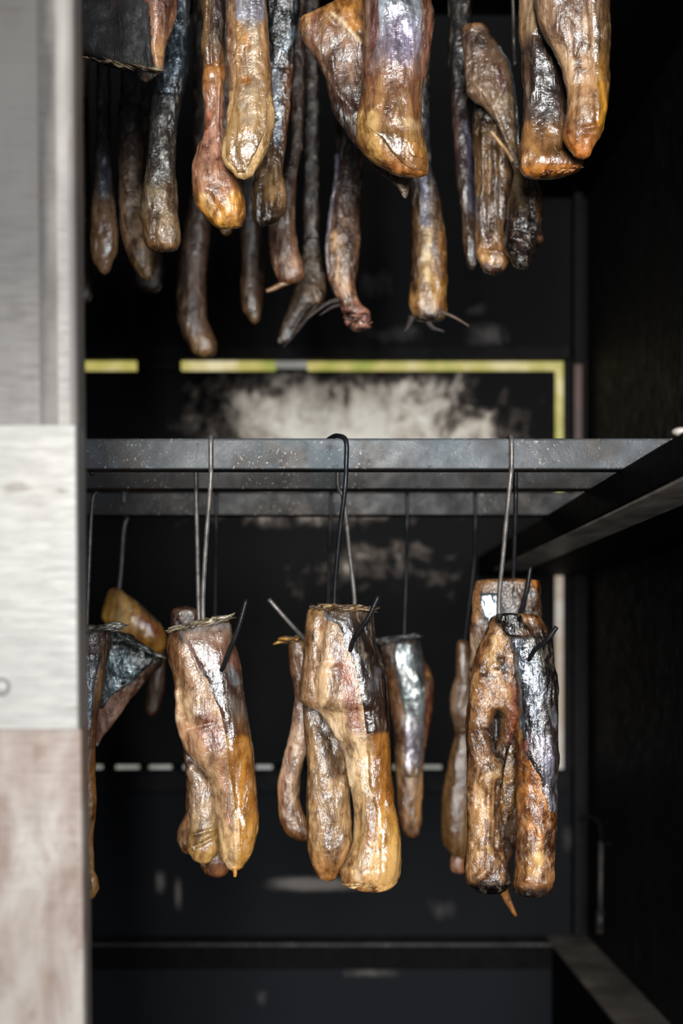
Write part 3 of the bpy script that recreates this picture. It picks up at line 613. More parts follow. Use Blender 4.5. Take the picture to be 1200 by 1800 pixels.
# --- lower right (frame F)
f = fish('F', 350, 1630, 1.52, 'rough dark smoked fish hanging at lower right, charred with a torn hole and silver skin', GF)
lf = Loft('F', 1.525, [(318, 290), (350, 265), (400, 246), (450, 225), (500, 200), (600, 178), (700, 170), (800, 165), (900, 165), (1000, 165), (1100, 165), (1200, 163), (1300, 160), (1400, 155), (1500, 150), (1560, 156), (1600, 195), (1622, 250)],
          [(318, 430), (400, 440), (600, 420), (750, 405), (800, 395), (900, 372), (1000, 350), (1100, 330), (1200, 318), (1300, 320), (1400, 330), (1450, 345), (1500, 358), (1560, 366), (1600, 345), (1622, 300)],
          T=[(318, .6), (700, .6), (1100, .8)], n=2.3, cap=(6, 7), seed=31, lump=2.6,
          base=[(318, (120, 86, 50)), (450, (178, 132, 82)), (600, (168, 120, 72)), (800, (140, 94, 52)), (1000, (132, 90, 50)), (1200, (178, 132, 84)), (1400, (168, 124, 78)), (1520, (150, 104, 62)), (1600, (40, 26, 18))],
          paint=[([(275, 430), (285, 560)], 36, (214, 170, 114), .85), ([(310, 520), (320, 560)], 26, (52, 30, 18), .95), ([(215, 570), (240, 600)], 34, (84, 50, 26), .9), ([(335, 640), (340, 700)], 26, (206, 154, 100), .8), ([(210, 680), (250, 720)], 40, (190, 140, 88), .7), ([(360, 640), (370, 800), (385, 1000)], 24, (120, 44, 20), .8),
                 ([(305, 800), (312, 860), (325, 950)], 56, (9, 6, 5), 1), ([(250, 850), (290, 900), (300, 960)], 30, (30, 18, 12), .9), ([(345, 960), (335, 1100)], 26, (24, 15, 10), .85), ([(270, 1060), (300, 1030)], 30, (180, 150, 110), .6), ([(300, 1100), (300, 1300), (290, 1400)], 22, (62, 36, 20), .8), ([(200, 1120), (230, 1250), (210, 1420)], 36, (202, 158, 110), .7), ([(180, 900), (190, 1050)], 30, (96, 60, 30), .8), ([(200, 1500), (230, 1520)], 40, (206, 160, 116), .6), ([(210, 1590), (330, 1580)], 40, (18, 12, 10), .95), ([(340, 1500), (355, 1560)], 26, (28, 18, 12), .9)],
          sculpt=[([(305, 805), (312, 870), (325, 940)], 44, -20), ([(240, 860), (280, 920)], 18, -4), ([(290, 745)], 13, 4), ([(310, 530)], 20, -5), ([(235, 590)], 28, -3), ([(275, 430), (290, 560)], 18, 2.5), ([(270, 1010), (300, 1070)], 20, 4), ([(215, 1100), (230, 1040)], 10, 3), ([(300, 1090), (300, 1400)], 18, -3.5), ([(250, 1100), (250, 1450)], 12, 3), ([(200, 1530), (230, 1500)], 24, 3), ([(170, 700), (190, 1000)], 16, 1.5)])
body('body', lf, 'rough', f)
lf2 = Loft('F', 1.518, [(312, 340), (360, 335), (440, 345), (500, 355), (600, 375), (700, 386), (800, 388), (900, 387), (1000, 382), (1100, 385), (1200, 386), (1300, 388), (1400, 388), (1500, 384), (1560, 378), (1612, 395), (1634, 430)],
           [(312, 460), (335, 500), (365, 522), (400, 540), (500, 558), (600, 570), (700, 575), (800, 578), (900, 577), (1000, 575), (1100, 572), (1200, 570), (1300, 572), (1400, 566), (1500, 565), (1560, 564), (1612, 552), (1634, 500)],
           T=[(312, .7), (600, .85), (1200, .9)], n=2.2, cap=(6, 6), seed=32, lump=2.2,
           base=[(312, (150, 106, 60)), (400, (60, 40, 28)), (600, (90, 60, 40)), (950, (150, 96, 46)), (1050, (196, 124, 46)), (1200, (196, 126, 50)), (1300, (168, 112, 62)), (1400, (188, 134, 80)), (1550, (136, 88, 46)), (1620, (30, 20, 14))],
           paint=[([(450, 1000), (470, 1150), (460, 1320)], 34, (214, 134, 36), .9), ([(400, 1000), (400, 1300)], 24, (104, 62, 34), .7), ([(550, 1000), (555, 1400)], 26, (128, 76, 34), .7), ([(475, 1430), (480, 1460)], 34, (236, 196, 134), .85), ([(420, 1330), (400, 1420)], 30, (120, 82, 54), .7), ([(520, 1330), (530, 1400)], 34, (90, 58, 40), .8), ([(440, 1500), (500, 1520)], 26, (200, 150, 84), .7), ([(400, 1600), (550, 1600)], 30, (26, 17, 12), .9), ([(420, 330), (480, 350)], 26, (190, 136, 76), .8)],
           sculpt=[([(480, 1440)], 30, 4), ([(440, 1490)], 16, 3), ([(470, 1475)], 14, -2), ([(420, 1540)], 14, 2.5), ([(520, 1560)], 14, 2.5), ([(360, 330), (440, 400)], 18, 3)])
body('tail_lobe', lf2, 'rough', f)
sk = shell('skin', lf2, 'wrinkle', f, A=[(420, 345), (500, 362), (600, 384), (700, 392), (850, 394), (950, 402), (1000, 430), (1060, 470), (1150, 500), (1240, 530)], y=(415, 1240),
      base=[(400, (40, 34, 32)), (800, (44, 36, 34)), (1100, (70, 56, 50)), (1250, (120, 90, 60))],
      paint=[([(370, 450), (420, 520), (440, 700), (440, 860)], 50, SLV, 1.0, .9), ([(450, 500), (470, 700), (480, 900)], 34, (150, 160, 172), .8, .85), ([(500, 900), (530, 1050), (540, 1200)], 34, LAV, .9, .8), ([(545, 760), (560, 820)], 20, (150, 150, 160), .7, .7), ([(520, 500), (540, 700)], 26, (28, 20, 20), .9), ([(400, 990), (450, 870)], 12, (120, 30, 40), .7)], off=1.6, metal=.2,
      label='crinkled silver skin with dark streaks')
lf3 = Loft('F', 1.56, [(850, 300), (1000, 310), (1200, 310), (1300, 325)], [(850, 400), (1000, 410), (1200, 385), (1300, 345)], T=.5, seed=33, base=[(850, (90, 58, 28)), (1100, (150, 104, 44)), (1300, (84, 54, 28))], cap=(8, 10), na=40)
body('inner_web', lf3, 'rough', f)
lf4 = Loft('F', 1.50, [(310, 300), (340, 292), (380, 330), (430, 350)], [(310, 400), (340, 420), (380, 450), (430, 470)], T=.5, seed=35, lump=3, base=[(300, (22, 17, 14)), (430, (30, 22, 18))], paint=[([(420, 400), (470, 430)], 30, (110, 74, 42), .8)], cap=(5, 8), na=48, metal=.3)
body('charred_crown', lf4, 'wrinkle', f)

# --- lower far left, half behind the post (frame D)
f = fish('D', 50, 1690, 1.52, 'narrow sliver of silver and golden smoked fish beside the steel post, drop at its tip', GF)
lf = Loft('D', 1.522, [(335, -90), (600, -80), (900, -60), (1000, -40), (1300, -20), (1500, 5), (1640, 30), (1690, 48)], [(335, 150), (380, 156), (450, 146), (550, 130), (650, 114), (750, 96), (850, 86), (950, 81), (1100, 80), (1300, 78), (1450, 72), (1540, 70), (1590, 92), (1630, 97), (1670, 78), (1690, 58)],
          T=.6, seed=41, cap=(6, 5), base=[(330, (96, 74, 56)), (600, (120, 90, 66)), (900, (130, 84, 50)), (960, (170, 112, 46)), (1300, (176, 118, 46)), (1600, (196, 138, 70))], paint=[([(70, 400), (65, 520)], 14, (30, 22, 20), .9), ([(110, 560), (95, 700)], 12, (186, 136, 82), .8)], sculpt=[([(60, 1560), (55, 1500)], 20, -2)])
body('body', lf, 'flesh', f)
sk = shell('skin', lf, 'wrinkle', f, A=[(500, -70), (940, -50)], B=[(480, 130), (600, 90), (700, 76), (800, 68), (940, 70)], y=(470, 945), base=[(470, (70, 70, 74)), (900, (110, 78, 56))], paint=[([(60, 520), (50, 650), (45, 800)], 40, SLV, .9, .85)], off=1.4)
crust('cut_edge', 'D', 1.50, (20, 352), (200, 342), 60, 110, [(170, 170, 164), (220, 216, 206), (110, 98, 82)], f, 9, .0017, 12, .1, .4)

# --- silver triangle behind it
f = fish('D', 100, 930, 1.72, 'wide silver-skinned smoked fish piece slanting behind the sliver at far left', GF)
lf = Loft('D', 1.722, [(365, 60), (420, 60), (500, 70), (600, 75), (700, 78), (800, 80), (900, 78), (935, 80)], [(365, 215), (400, 280), (440, 330), (475, 380), (505, 412), (540, 400), (600, 335), (650, 295), (700, 252), (750, 216), (800, 182), (850, 142), (900, 104), (935, 92)],
          T=.35, seed=42, cap=(6, 6), base=[(365, (40, 42, 42)), (500, (90, 70, 58)), (700, (170, 124, 100)), (930, (160, 110, 84))], paint=[([(140, 380), (400, 500)], 30, (28, 26, 26), .8), ([(400, 520), (330, 590)], 26, (44, 32, 28), .8), ([(180, 770), (130, 850)], 30, (196, 150, 126), .8)])
body('body', lf, 'flesh', f)
sk = shell('skin', lf, 'wrinkle', f, A=[(430, 80), (700, 85)], B=[(430, 300), (500, 380), (560, 330), (620, 260), (700, 150), (760, 110)], y=(410, 750), base=[(400, (52, 60, 62)), (700, (60, 58, 58))], paint=[([(180, 500), (240, 560), (180, 660)], 60, (168, 190, 196), 1, .9), ([(300, 480), (350, 500)], 34, (90, 106, 108), .8, .8)], off=1.6, metal=.4)
crust('cut_edge', 'D', 1.71, (150, 372), (405, 496), 30, 110, [(120, 128, 128), (70, 72, 70), (200, 204, 200)], f, 10, .0018, 10, 0, .5)
# --- golden one behind
f = fish('D', 340, 790, 2.04, 'bright golden smoked fish piece with a narrow strip below, far left behind the silver one', GF)
lf = Loft('D', 2.04, [(148, 160), (170, 140), (220, 120), (290, 106), (350, 150), (400, 200), (450, 280), (480, 340)], [(148, 185), (175, 220), (220, 285), (270, 340), (330, 395), (370, 418), (420, 425), (480, 410)], T=.4, seed=43, cap=(8, 8), base=[(148, (150, 108, 52)), (300, (206, 150, 66)), (480, (170, 112, 40))],
          paint=[([(210, 210), (220, 300)], 40, (240, 190, 110), .8), ([(300, 290), (390, 370)], 26, (160, 76, 46), .8), ([(290, 230), (380, 320)], 20, (70, 44, 28), .8), ([(280, 400), (370, 440)], 40, AMB, .8)])
body('body', lf, 'skin', f)
lf2 = Loft('D', 2.05, [(430, 320), (560, 350), (650, 335), (750, 325), (790, 345)], [(430, 420), (560, 422), (650, 418), (720, 402), (790, 365)], T=.6, seed=44, base=[(430, (90, 60, 46)), (650, (140, 96, 72)), (790, (120, 80, 60))], na=40)
body('belly_flap', lf2, 'flesh', f)

# --- behind the lower-left fish
f = fish('D', 560, 1580, 1.70, 'brown smoked fish mostly hidden behind the fish lower left of centre', GF)
lf = Loft('D', 1.703, [(240, 480), (262, 456), (330, 452), (450, 462), (700, 480), (1000, 520), (1250, 525), (1320, 496), (1390, 478), (1430, 490), (1470, 530)], [(240, 560), (262, 580), (330, 588), (600, 620), (1000, 660), (1400, 660), (1470, 640)], T=.6, seed=51, cap=(8, 8), base=[(240, (96, 66, 46)), (350, (70, 46, 34)), (1200, (150, 110, 76)), (1470, (160, 112, 70))], paint=[([(510, 1380), (500, 1420)], 30, (204, 164, 124), .7)])
body('body', lf, 'rough', f)
lf2 = Loft('D', 1.71, [(1350, 560), (1500, 585), (1550, 612), (1582, 660)], [(1350, 745), (1500, 750), (1550, 738), (1582, 700)], T=.5, seed=52, base=[(1350, (110, 70, 46)), (1582, (142, 88, 52))], na=40)
body('tail_lobe', lf2, 'flesh', f)
# --- curved flap behind the middle fish
f = fish('E', 200, 1405, 1.70, 'slim smoked fish curving out left behind the lower centre fish', GF)
lf = Loft('E', 1.703, [(395, 150), (420, 130), (480, 130), (560, 140), (610, 155), (700, 165), (800, 150), (900, 130), (1000, 104), (1100, 82), (1200, 78), (1280, 88), (1350, 110), (1390, 160), (1408, 200)], [(395, 215), (500, 250), (700, 260), (850, 250), (940, 226), (1020, 200), (1100, 186), (1180, 184), (1240, 198), (1300, 224), (1360, 250), (1408, 240)], T=.6, seed=53, cap=(6, 7),
          base=[(395, (120, 92, 56)), (500, (150, 108, 78)), (600, (96, 64, 46)), (750, (190, 150, 126)), (950, (206, 170, 140)), (1150, (188, 146, 104)), (1330, (150, 100, 54)), (1400, (90, 56, 32))], paint=[([(140, 940), (110, 1100), (105, 1250)], 18, (140, 80, 44), .8), ([(160, 1120), (150, 1180)], 24, (230, 200, 170), .8)])
body('body', lf, 'flesh', f)
crust('cut_edge', 'E', 1.70, (80, 415), (205, 395), 20, 80, [(190, 140, 60), (150, 110, 60), (90, 80, 60)], f, 12, .0022, 14, 0)
# --- silver one behind, right of the middle fish
f = fish('E', 740, 1385, 2.02, 'blurred smoked fish with a bright silver-blue stripe, right behind the lower centre fish', GF)
lf = Loft('E', 2.02, [(398, 570), (440, 580), (600, 615), (800, 645), (1000, 660), (1200, 666), (1300, 682), (1360, 705), (1388, 740)], [(398, 780), (500, 800), (560, 838), (620, 852), (700, 850), (800, 836), (900, 815), (1000, 802), (1100, 796), (1200, 793), (1300, 790), (1350, 780), (1388, 760)], T=.6, seed=54, cap=(7, 8),
          base=[(398, (60, 50, 44)), (600, (110, 74, 50)), (900, (120, 80, 54)), (1100, (186, 144, 96)), (1280, (176, 128, 76)), (1388, (110, 62, 34))], paint=[([(815, 575)], 20, (190, 140, 84), .9), ([(640, 620), (690, 800)], 24, (150, 106, 70), .8), ([(835, 650), (815, 860)], 22, (128, 70, 46), .9), ([(700, 1090), (690, 1330)], 26, (150, 96, 56), .7)])
body('body', lf, 'flesh', f)
sk = shell('skin', lf, 'skin', f, A=[(420, 640), (600, 660), (800, 700), (1000, 700), (1080, 700)], B=[(420, 790), (560, 800), (700, 806), (900, 800), (1080, 785)], y=(415, 1090), base=[(410, (50, 52, 52)), (700, (120, 130, 134)), (1000, (140, 128, 130)), (1090, (170, 140, 110))], paint=[([(700, 480), (730, 600), (750, 750)], 44, (206, 222, 228), .95, .85), ([(745, 860), (740, 1000)], 40, LAV, .8, .6), ([(770, 560), (790, 620)], 24, (26, 28, 30), .95, .2)], off=1.6, metal=.4, label='silver-blue skin stripe')
crust('cut_edge', 'E', 2.0, (560, 415), (770, 392), 20, 120, [(120, 124, 124), (60, 60, 60), (160, 166, 166)], f, 14, .002, 10, 0, .4)

# --- behind lower right
f = fish('F', 370, 1720, 1.70, 'brown smoked fish whose wide flat top and thin tail show behind the charred one', GF)
lf = Loft('F', 1.703, [(150, 205), (200, 190), (300, 180), (420, 172), (600, 168), (900, 200), (1300, 230), (1500, 270)], [(150, 500), (200, 510), (300, 506), (500, 480), (900, 430), (1300, 400), (1500, 350)], T=.4, seed=55, cap=(5, 8), lump=2.2, base=[(150, (150, 102, 56)), (230, (84, 56, 36)), (350, (74, 48, 34)), (500, (180, 140, 104)), (1500, (110, 76, 50))],
          paint=[([(205, 170), (200, 330)], 26, (184, 134, 84), .8), ([(470, 165), (500, 175)], 34, (196, 128, 56), .9), ([(190, 440), (185, 560)], 34, (214, 180, 146), .8)])
body('body', lf, 'rough', f)
sk = shell('skin', lf, 'skin', f, A=[(220, 215), (280, 222), (360, 250), (460, 290)], B=[(220, 300), (460, 400)], y=(215, 460), base=[(215, (110, 120, 128))], paint=[([(230, 270), (260, 330)], 44, (190, 206, 216), .95, .85)], off=1.5, metal=.5)
spike('tail', 'F', 1.705, [(310, 1480), (325, 1580), (355, 1660), (388, 1722)], 34, (166, 108, 48), f, 'skin', r0=1, r1=.22, flat=.6)
f = fish('F', 120, 1525, 2.02, 'long smooth brown lobe of blurred smoked fish left behind the charred one', GF)
lf = Loft('F', 2.02, [(435, 112), (600, 106), (650, 90), (750, 78), (820, 92), (860, 100), (940, 84), (1000, 70), (1100, 55), (1200, 42), (1300, 38), (1380, 50), (1430, 86), (1455, 130)], [(435, 165), (600, 190), (900, 200), (1200, 198), (1350, 192), (1420, 175), (1455, 150)], T=.7, seed=56, cap=(7, 9), base=[(435, (140, 100, 66)), (600, (150, 112, 80)), (760, (190, 156, 126)), (860, (150, 112, 74)), (1000, (150, 110, 68)), (1300, (160, 118, 70)), (1450, (130, 90, 50))], paint=[([(90, 880), (150, 870)], 20, (84, 52, 34), .8)], sculpt=[([(90, 860), (170, 850)], 16, -4)], lump=1.0)
body('body', lf, 'skin', f)
lf2 = Loft('F', 2.03, [(1400, 98), (1480, 84), (1510, 90), (1526, 110)], [(1400, 160), (1526, 152)], T=.7, seed=57, base=[(1400, (190, 130, 96))], na=32, cap=(8, 6))
body('tail_tip', lf2, 'flesh', f)

# ================= upper tier =================
UP = -760     # where the upper bodies begin (frame units, above the picture)
def uhook(rd, x, ytop, fd, label, dark=True, behind=False):
    hook(rd, [(x, -330), (x, -250), (x+1, ytop/2-110), (x+1, ytop)], label, GU, fd=fd, dark=dark, upper=True, behind=behind)

f = fish('A', 320, 400, 1.52, 'large black smoked fish cut off at the upper left with brown right edge', GV)
lf = Loft('A', 1.522, [(UP, -80), (200, -70), (270, 0), (310, 90), (340, 180), (358, 250), (375, 295), (405, 318)], [(UP, 440), (-100, 480), (0, 486), (70, 480), (150, 452), (220, 426), (300, 412), (345, 410), (370, 376), (405, 335)], T=.34, seed=61, cap=(12, 4),
          base=[(UP, (36, 22, 20)), (0, (22, 13, 12)), (400, (16, 11, 10))], paint=[([(325, 385)], 26, (120, 82, 40), .9), ([(200, -50), (180, 20)], 60, (70, 40, 40), .5)],
          sculpt=[([(320, -200), (335, 150), (350, 340)], 22, -4), ([(150, 0), (150, 200)], 110, -8)])
body('body', lf, 'matte', f)
shell('flesh_strip', lf, 'flesh', f, A=[(UP, 305), (0, 312), (150, 338), (250, 350), (340, 362)], y=(UP+40, 385), base=[(UP, (120, 78, 60)), (60, (140, 92, 68)), (200, (176, 126, 90)), (300, (200, 150, 100)), (380, (120, 84, 44))],
      paint=[([(330, -100), (340, 120)], 16, (96, 34, 34), .8), ([(450, 20), (430, 180)], 26, (110, 72, 56), .7), ([(385, 60), (375, 160)], 26, (190, 138, 110), .7)], off=1.2, label='brown flesh strip along the black cavity')
crust('torn_rim', 'A', 1.50, (15, 285), (400, 350), 40, 110, [(120, 100, 76), (60, 48, 38), (160, 140, 110)], f, 15, .0011, 9, .0)
f = fish('A', 410, 1245, 1.68, 'wrinkled dark silvery-skinned smoked fish lobe, first sharp one from the steel post', GV)
lf = Loft('A', 1.66, [(UP, 470), (0, 440), (200, 412), (300, 388), (400, 365), (500, 350), (650, 345), (800, 330), (900, 316), (1050, 310), (1150, 310), (1200, 325), (1240, 375)], [(UP, 580), (0, 545), (200, 536), (320, 535), (450, 515), (600, 490), (800, 475), (950, 480), (1050, 486), (1120, 498), (1180, 502), (1225, 485), (1245, 430)], T=.7, seed=62, cap=(12, 4), lump=2.2,
          base=[(UP, (30, 36, 40)), (100, (44, 52, 58)), (400, (40, 46, 50)), (520, (54, 50, 48)), (800, (70, 62, 54)), (960, (134, 114, 86)), (1080, (150, 122, 88)), (1240, (156, 122, 84))],
          paint=[([(490, 60), (480, 300), (440, 440)], 40, (110, 132, 146), .8, .8), ([(400, 420), (470, 420)], 22, (18, 20, 24), .8, .2), ([(400, 560), (400, 900)], 50, (110, 108, 104), .7, .6), ([(350, 1000), (400, 1080)], 40, (176, 160, 134), .6, .3), ([(330, 1215), (480, 1225)], 14, (160, 116, 74), .9), ([(460, 920), (470, 1060)], 22, (80, 50, 38), .8)],
          sculpt=[([(360, 470), (510, 475)], 10, -2), ([(320, 1180), (490, 1200)], 12, -2)])
body('body', lf, 'wrinkle', f)
f = fish('A', 320, 1385, 1.84, 'dim brown smoked fish lobe tucked just left of the wrinkled silvery one', GV)
lf = Loft('A', 1.84, [(UP, 230), (300, 205), (600, 190), (900, 190), (1100, 196), (1200, 214), (1300, 258), (1360, 296), (1388, 335)], [(UP, 340), (600, 310), (1000, 320), (1150, 350), (1240, 382), (1300, 384), (1350, 374), (1388, 350)], T=.6, seed=63, cap=(12, 7), base=[(UP, (20, 18, 18)), (600, (34, 26, 24)), (900, (110, 82, 60)), (1150, (168, 130, 92)), (1380, (196, 156, 104))], paint=[([(240, 1000), (260, 1180)], 12, (170, 160, 160), .5, .6), ([(330, 1280), (350, 1330)], 30, (190, 150, 98), .8)])
body('body', lf, 'rough', f)
f = fish('A', 370, 1450, 2.02, 'dark shadowy smoked fish tip below the dim brown lobe', GV)
lf = Loft('A', 2.02, [(UP, 290), (1000, 300), (1250, 262), (1400, 270), (1452, 340)], [(UP, 420), (1000, 415), (1300, 412), (1400, 402), (1452, 370)], T=.6, seed=64, cap=(12, 8), base=[(UP, (20, 16, 15)), (1200, (50, 36, 28)), (1450, (84, 58, 42))], na=40)
body('body', lf, 'flesh', f)
f = fish('A', 120, 1355, 1.84, 'blurred brown smoked fish with grey upper skin right beside the steel post', GV)
lf = Loft('A', 1.86, [(UP, 60), (600, 82), (900, 72), (1050, 55), (1200, 48), (1280, 58), (1330, 90), (1358, 115)], [(UP, 150), (800, 156), (1000, 175), (1150, 190), (1230, 186), (1300, 165), (1358, 130)], T=.7, seed=65, cap=(12, 8), base=[(UP, (14, 16, 20)), (700, (44, 46, 54)), (950, (90, 74, 62)), (1080, (164, 124, 88)), (1350, (156, 112, 74))], paint=[([(110, 780), (130, 960)], 30, (130, 138, 156), .8, .7)])
body('body', lf, 'skin', f)
f = fish('A', 20, 1500, 2.04, 'brown tip of a smoked fish peeking from behind the steel post', GV)
lf = Loft('A', 2.04, [(UP, -60), (1400, -50), (1505, 0)], [(UP, 40), (1300, 56), (1420, 66), (1470, 56), (1505, 30)], T=.6, seed=66, cap=(12, 8), base=[(UP, (18, 15, 14)), (1300, (60, 40, 30)), (1500, (122, 84, 58))], na=40)
body('body', lf, 'flesh', f)

# front pair of lobes
f = fish('A', 720, 1130, 1.50, 'glossy amber smoked fish at upper left with bulbous gold end and broad flap', GV)
lf = Loft('A', 1.535, [(UP, 560), (0, 592), (200, 602), (300, 610), (400, 612), (500, 614), (600, 616), (680, 604), (740, 580), (800, 562), (870, 554), (950, 553), (1000, 566), (1050, 602), (1095, 645), (1132, 700)], [(UP, 720), (0, 716), (500, 716), (650, 716), (730, 724), (780, 748), (830, 775), (880, 796), (940, 808), (1000, 820), (1060, 822), (1105, 806), (1132, 775)], T=[(UP, .7), (600, .8), (900, .62)], seed=71, cap=(12, 7), lump=2.0,
          base=[(UP, (60, 44, 36)), (200, (72, 50, 38)), (310, (110, 74, 44)), (340, (160, 104, 50)), (420, (160, 108, 60)), (520, (170, 122, 96)), (700, (184, 134, 112)), (850, (176, 124, 92)), (960, (160, 104, 52)), (1050, (206, 140, 60)), (1130, (214, 152, 66))],
          paint=[([(625, 0), (620, 260)], 24, (130, 98, 56), .7), ([(690, 20), (680, 200)], 30, (34, 24, 24), .85), ([(660, 360)], 30, (186, 122, 52), .7), ([(690, 860), (740, 960)], 36, (146, 92, 62), .8), ([(590, 880), (620, 960)], 30, (206, 156, 130), .7), ([(660, 960), (700, 1010)], 30, (130, 76, 34), .8), ([(780, 980), (700, 1100)], 30, (224, 160, 70), .7), ([(600, 1000), (650, 1060)], 24, (220, 176, 110), .8), ([(640, 560), (620, 700)], 16, (190, 110, 80), .6)],
          sculpt=[([(650, 20), (650, 320)], 14, -3), ([(620, 330), (700, 330)], 12, -2.5), ([(690, 400), (690, 700)], 10, 2.4), ([(640, 980), (710, 1080)], 12, -2.5), ([(730, 850), (760, 960)], 26, 2), ([(620, 900), (640, 960)], 30, 2)])
body('belly_flap', lf, 'flesh', f)
lf2 = Loft('A', 1.49, [(UP, 680), (0, 722), (200, 728), (400, 738), (500, 742), (600, 726), (700, 706), (770, 700), (820, 722), (860, 765), (888, 800)], [(UP, 900), (0, 920), (100, 932), (200, 940), (400, 944), (500, 950), (580, 962), (650, 956), (720, 940), (790, 905), (845, 862), (888, 825)], T=.42, n=2.5, seed=72, cap=(12, 6), lump=1.3,
           base=[(UP, (110, 84, 66)), (0, (130, 98, 72)), (300, (150, 112, 76)), (600, (200, 160, 112)), (880, (210, 170, 112))], paint=[([(940, 500), (950, 650), (860, 850)], 24, (226, 186, 124), .9), ([(730, 100), (735, 450)], 20, (110, 78, 56), .8)], sculpt=[([(735, 200), (735, 600)], 10, 2)])
body('body', lf2, 'flesh', f)
sk = shell('skin', lf2, 'skin', f, A=[(UP, 730), (0, 765), (300, 770), (500, 765), (600, 745), (700, 725), (780, 722), (850, 775)], B=[(UP, 890), (0, 912), (300, 928), (500, 928), (600, 930), (700, 905), (780, 868), (850, 820)], y=(UP+40, 868),
      base=[(UP, (150, 146, 156)), (110, (150, 146, 156)), (130, (164, 120, 66)), (250, (186, 140, 84)), (400, (174, 126, 66)), (500, (190, 150, 98)), (640, (160, 122, 70)), (860, (128, 94, 52))],
      paint=[([(850, -300), (850, 90)], 64, (196, 196, 210), .95, .75), ([(850, 150), (850, 480), (840, 600)], 60, (196, 176, 150), .55, .4), ([(825, 415)], 30, (190, 120, 40), .95), ([(820, 200), (830, 250)], 20, (196, 128, 50), .8), ([(900, 120), (910, 400)], 16, (196, 150, 100), .7), ([(745, 805)], 24, (140, 108, 62), .9), ([(800, 740), (860, 720)], 60, (126, 94, 56), .7)], off=1.2, metal=.12, edge=.06, label='smooth shiny skin, silver above with a lavender reflection painted in, tan below')  # white-lavender on the silver skin is a reflection put into the colour
# behind right
f = fish('A', 920, 1115, 1.68, 'dark smoked fish with crusty mottled tip just right of the amber flap', GV)
lf = Loft('A', 1.665, [(UP, 880), (0, 905), (300, 925), (500, 925), (700, 915), (800, 880), (900, 858), (1000, 846), (1070, 852), (1115, 880)], [(UP, 1070), (0, 1085), (120, 1072), (230, 1058), (500, 1040), (700, 1022), (800, 1010), (900, 1010), (1000, 1022), (1045, 1018), (1080, 985), (1118, 925)], T=.55, seed=73, cap=(12, 6), lump=2.3,
          base=[(UP, (20, 24, 26)), (250, (24, 28, 30)), (320, (60, 52, 48)), (700, (90, 68, 52)), (800, (110, 82, 50)), (950, (150, 114, 72)), (1040, (96, 66, 40)), (1115, (24, 18, 14))],
          paint=[([(1060, 170), (1010, 260), (980, 320)], 22, (150, 164, 174), .9, .8), ([(975, 340), (975, 700)], 28, (150, 158, 168), .85, .75), ([(1030, 350), (1015, 720)], 22, (116, 76, 50), .9), ([(960, 330), (990, 330)], 8, (10, 10, 10), 1), ([(900, 860), (960, 1000)], 30, (190, 150, 100), .7), ([(900, 1080)], 40, (40, 30, 24), .9)],
          sculpt=[([(940, 330), (1040, 340)], 9, -2.5), ([(900, 1000), (890, 1090)], 16, -3), ([(940, 880), (950, 1040)], 12, 3)])
body('body', lf, 'wrinkle', f)

# back row of the upper tier
f = fish('A', 600, 1765, 2.04, 'long blurred brown smoked fish lobe reaching lowest above the yellow line, left', GV)
lf = Loft('A', 2.035, [(UP, 560), (800, 560), (1000, 540), (1200, 502), (1400, 480), (1550, 478), (1640, 505), (1710, 540), (1768, 590)], [(UP, 660), (1000, 662), (1200, 640), (1400, 626), (1560, 630), (1640, 655), (1700, 680), (1745, 676), (1768, 640)], T=.7, seed=81, cap=(12, 8), lump=1.1, base=[(UP, (26, 20, 20)), (1000, (48, 36, 34)), (1250, (96, 70, 58)), (1600, (104, 76, 58)), (1768, (132, 98, 60))], paint=[([(570, 1690)], 30, (176, 140, 96), .8)])
body('body', lf, 'flesh', f)
f = fish('A', 860, 1600, 2.02, 'thin blurred brown smoked fish strip hanging straight below the amber bulb', GV)
lf = Loft('A', 2.035, [(UP, 760), (900, 770), (1100, 782), (1300, 800), (1450, 796), (1530, 806), (1575, 835), (1602, 858)], [(UP, 900), (1100, 905), (1300, 912), (1480, 906), (1560, 895), (1602, 872)], T=.7, seed=82, cap=(12, 8), lump=1.1, base=[(UP, (26, 20, 20)), (1050, (50, 38, 34)), (1250, (96, 72, 56)), (1602, (120, 86, 54))], paint=[([(830, 1200), (840, 1450)], 14, (150, 134, 124), .6, .3)])
body('body', lf, 'flesh', f)
f = fish('A', 740, 1165, 1.88, 'small brown smoked fish tip showing just under the gold bulb', GV)
lf = Loft('A', 1.86, [(UP, 640), (1000, 680), (1120, 690), (1165, 715)], [(UP, 800), (1000, 770), (1120, 756), (1165, 745)], T=.5, seed=87, cap=(12, 7), base=[(UP, (24, 18, 16)), (1000, (60, 42, 28)), (1165, (150, 108, 60))], na=36)
body('body', lf, 'flesh', f)
f = fish('A', 1040, 1410, 1.90, 'blurred brown smoked fish with a hooked fin, left of the pale-edged one', GV)
lf = Loft('A', 1.86, [(UP, 1030), (400, 1040), (700, 1045), (850, 1010), (1000, 950), (1150, 930), (1250, 935), (1330, 952), (1380, 975), (1405, 1000)], [(UP, 1100), (400, 1112), (700, 1105), (900, 1066), (1100, 1062), (1200, 1075), (1290, 1100), (1350, 1112), (1385, 1098), (1405, 1050)], T=.5, seed=83, cap=(12, 6), base=[(UP, (34, 26, 24)), (500, (84, 58, 48)), (800, (60, 42, 34)), (1100, (104, 74, 54)), (1300, (134, 96, 68)), (1400, (120, 80, 48))], paint=[([(1060, 1300), (1090, 1350)], 30, (176, 130, 100), .8)])
body('body', lf, 'flesh', f)
spike('fin', 'A', 1.86, [(1080, 1375), (1020, 1395), (960, 1425), (920, 1440)], 20, (130, 88, 44), f, r0=1, r1=.5, flat=.5)
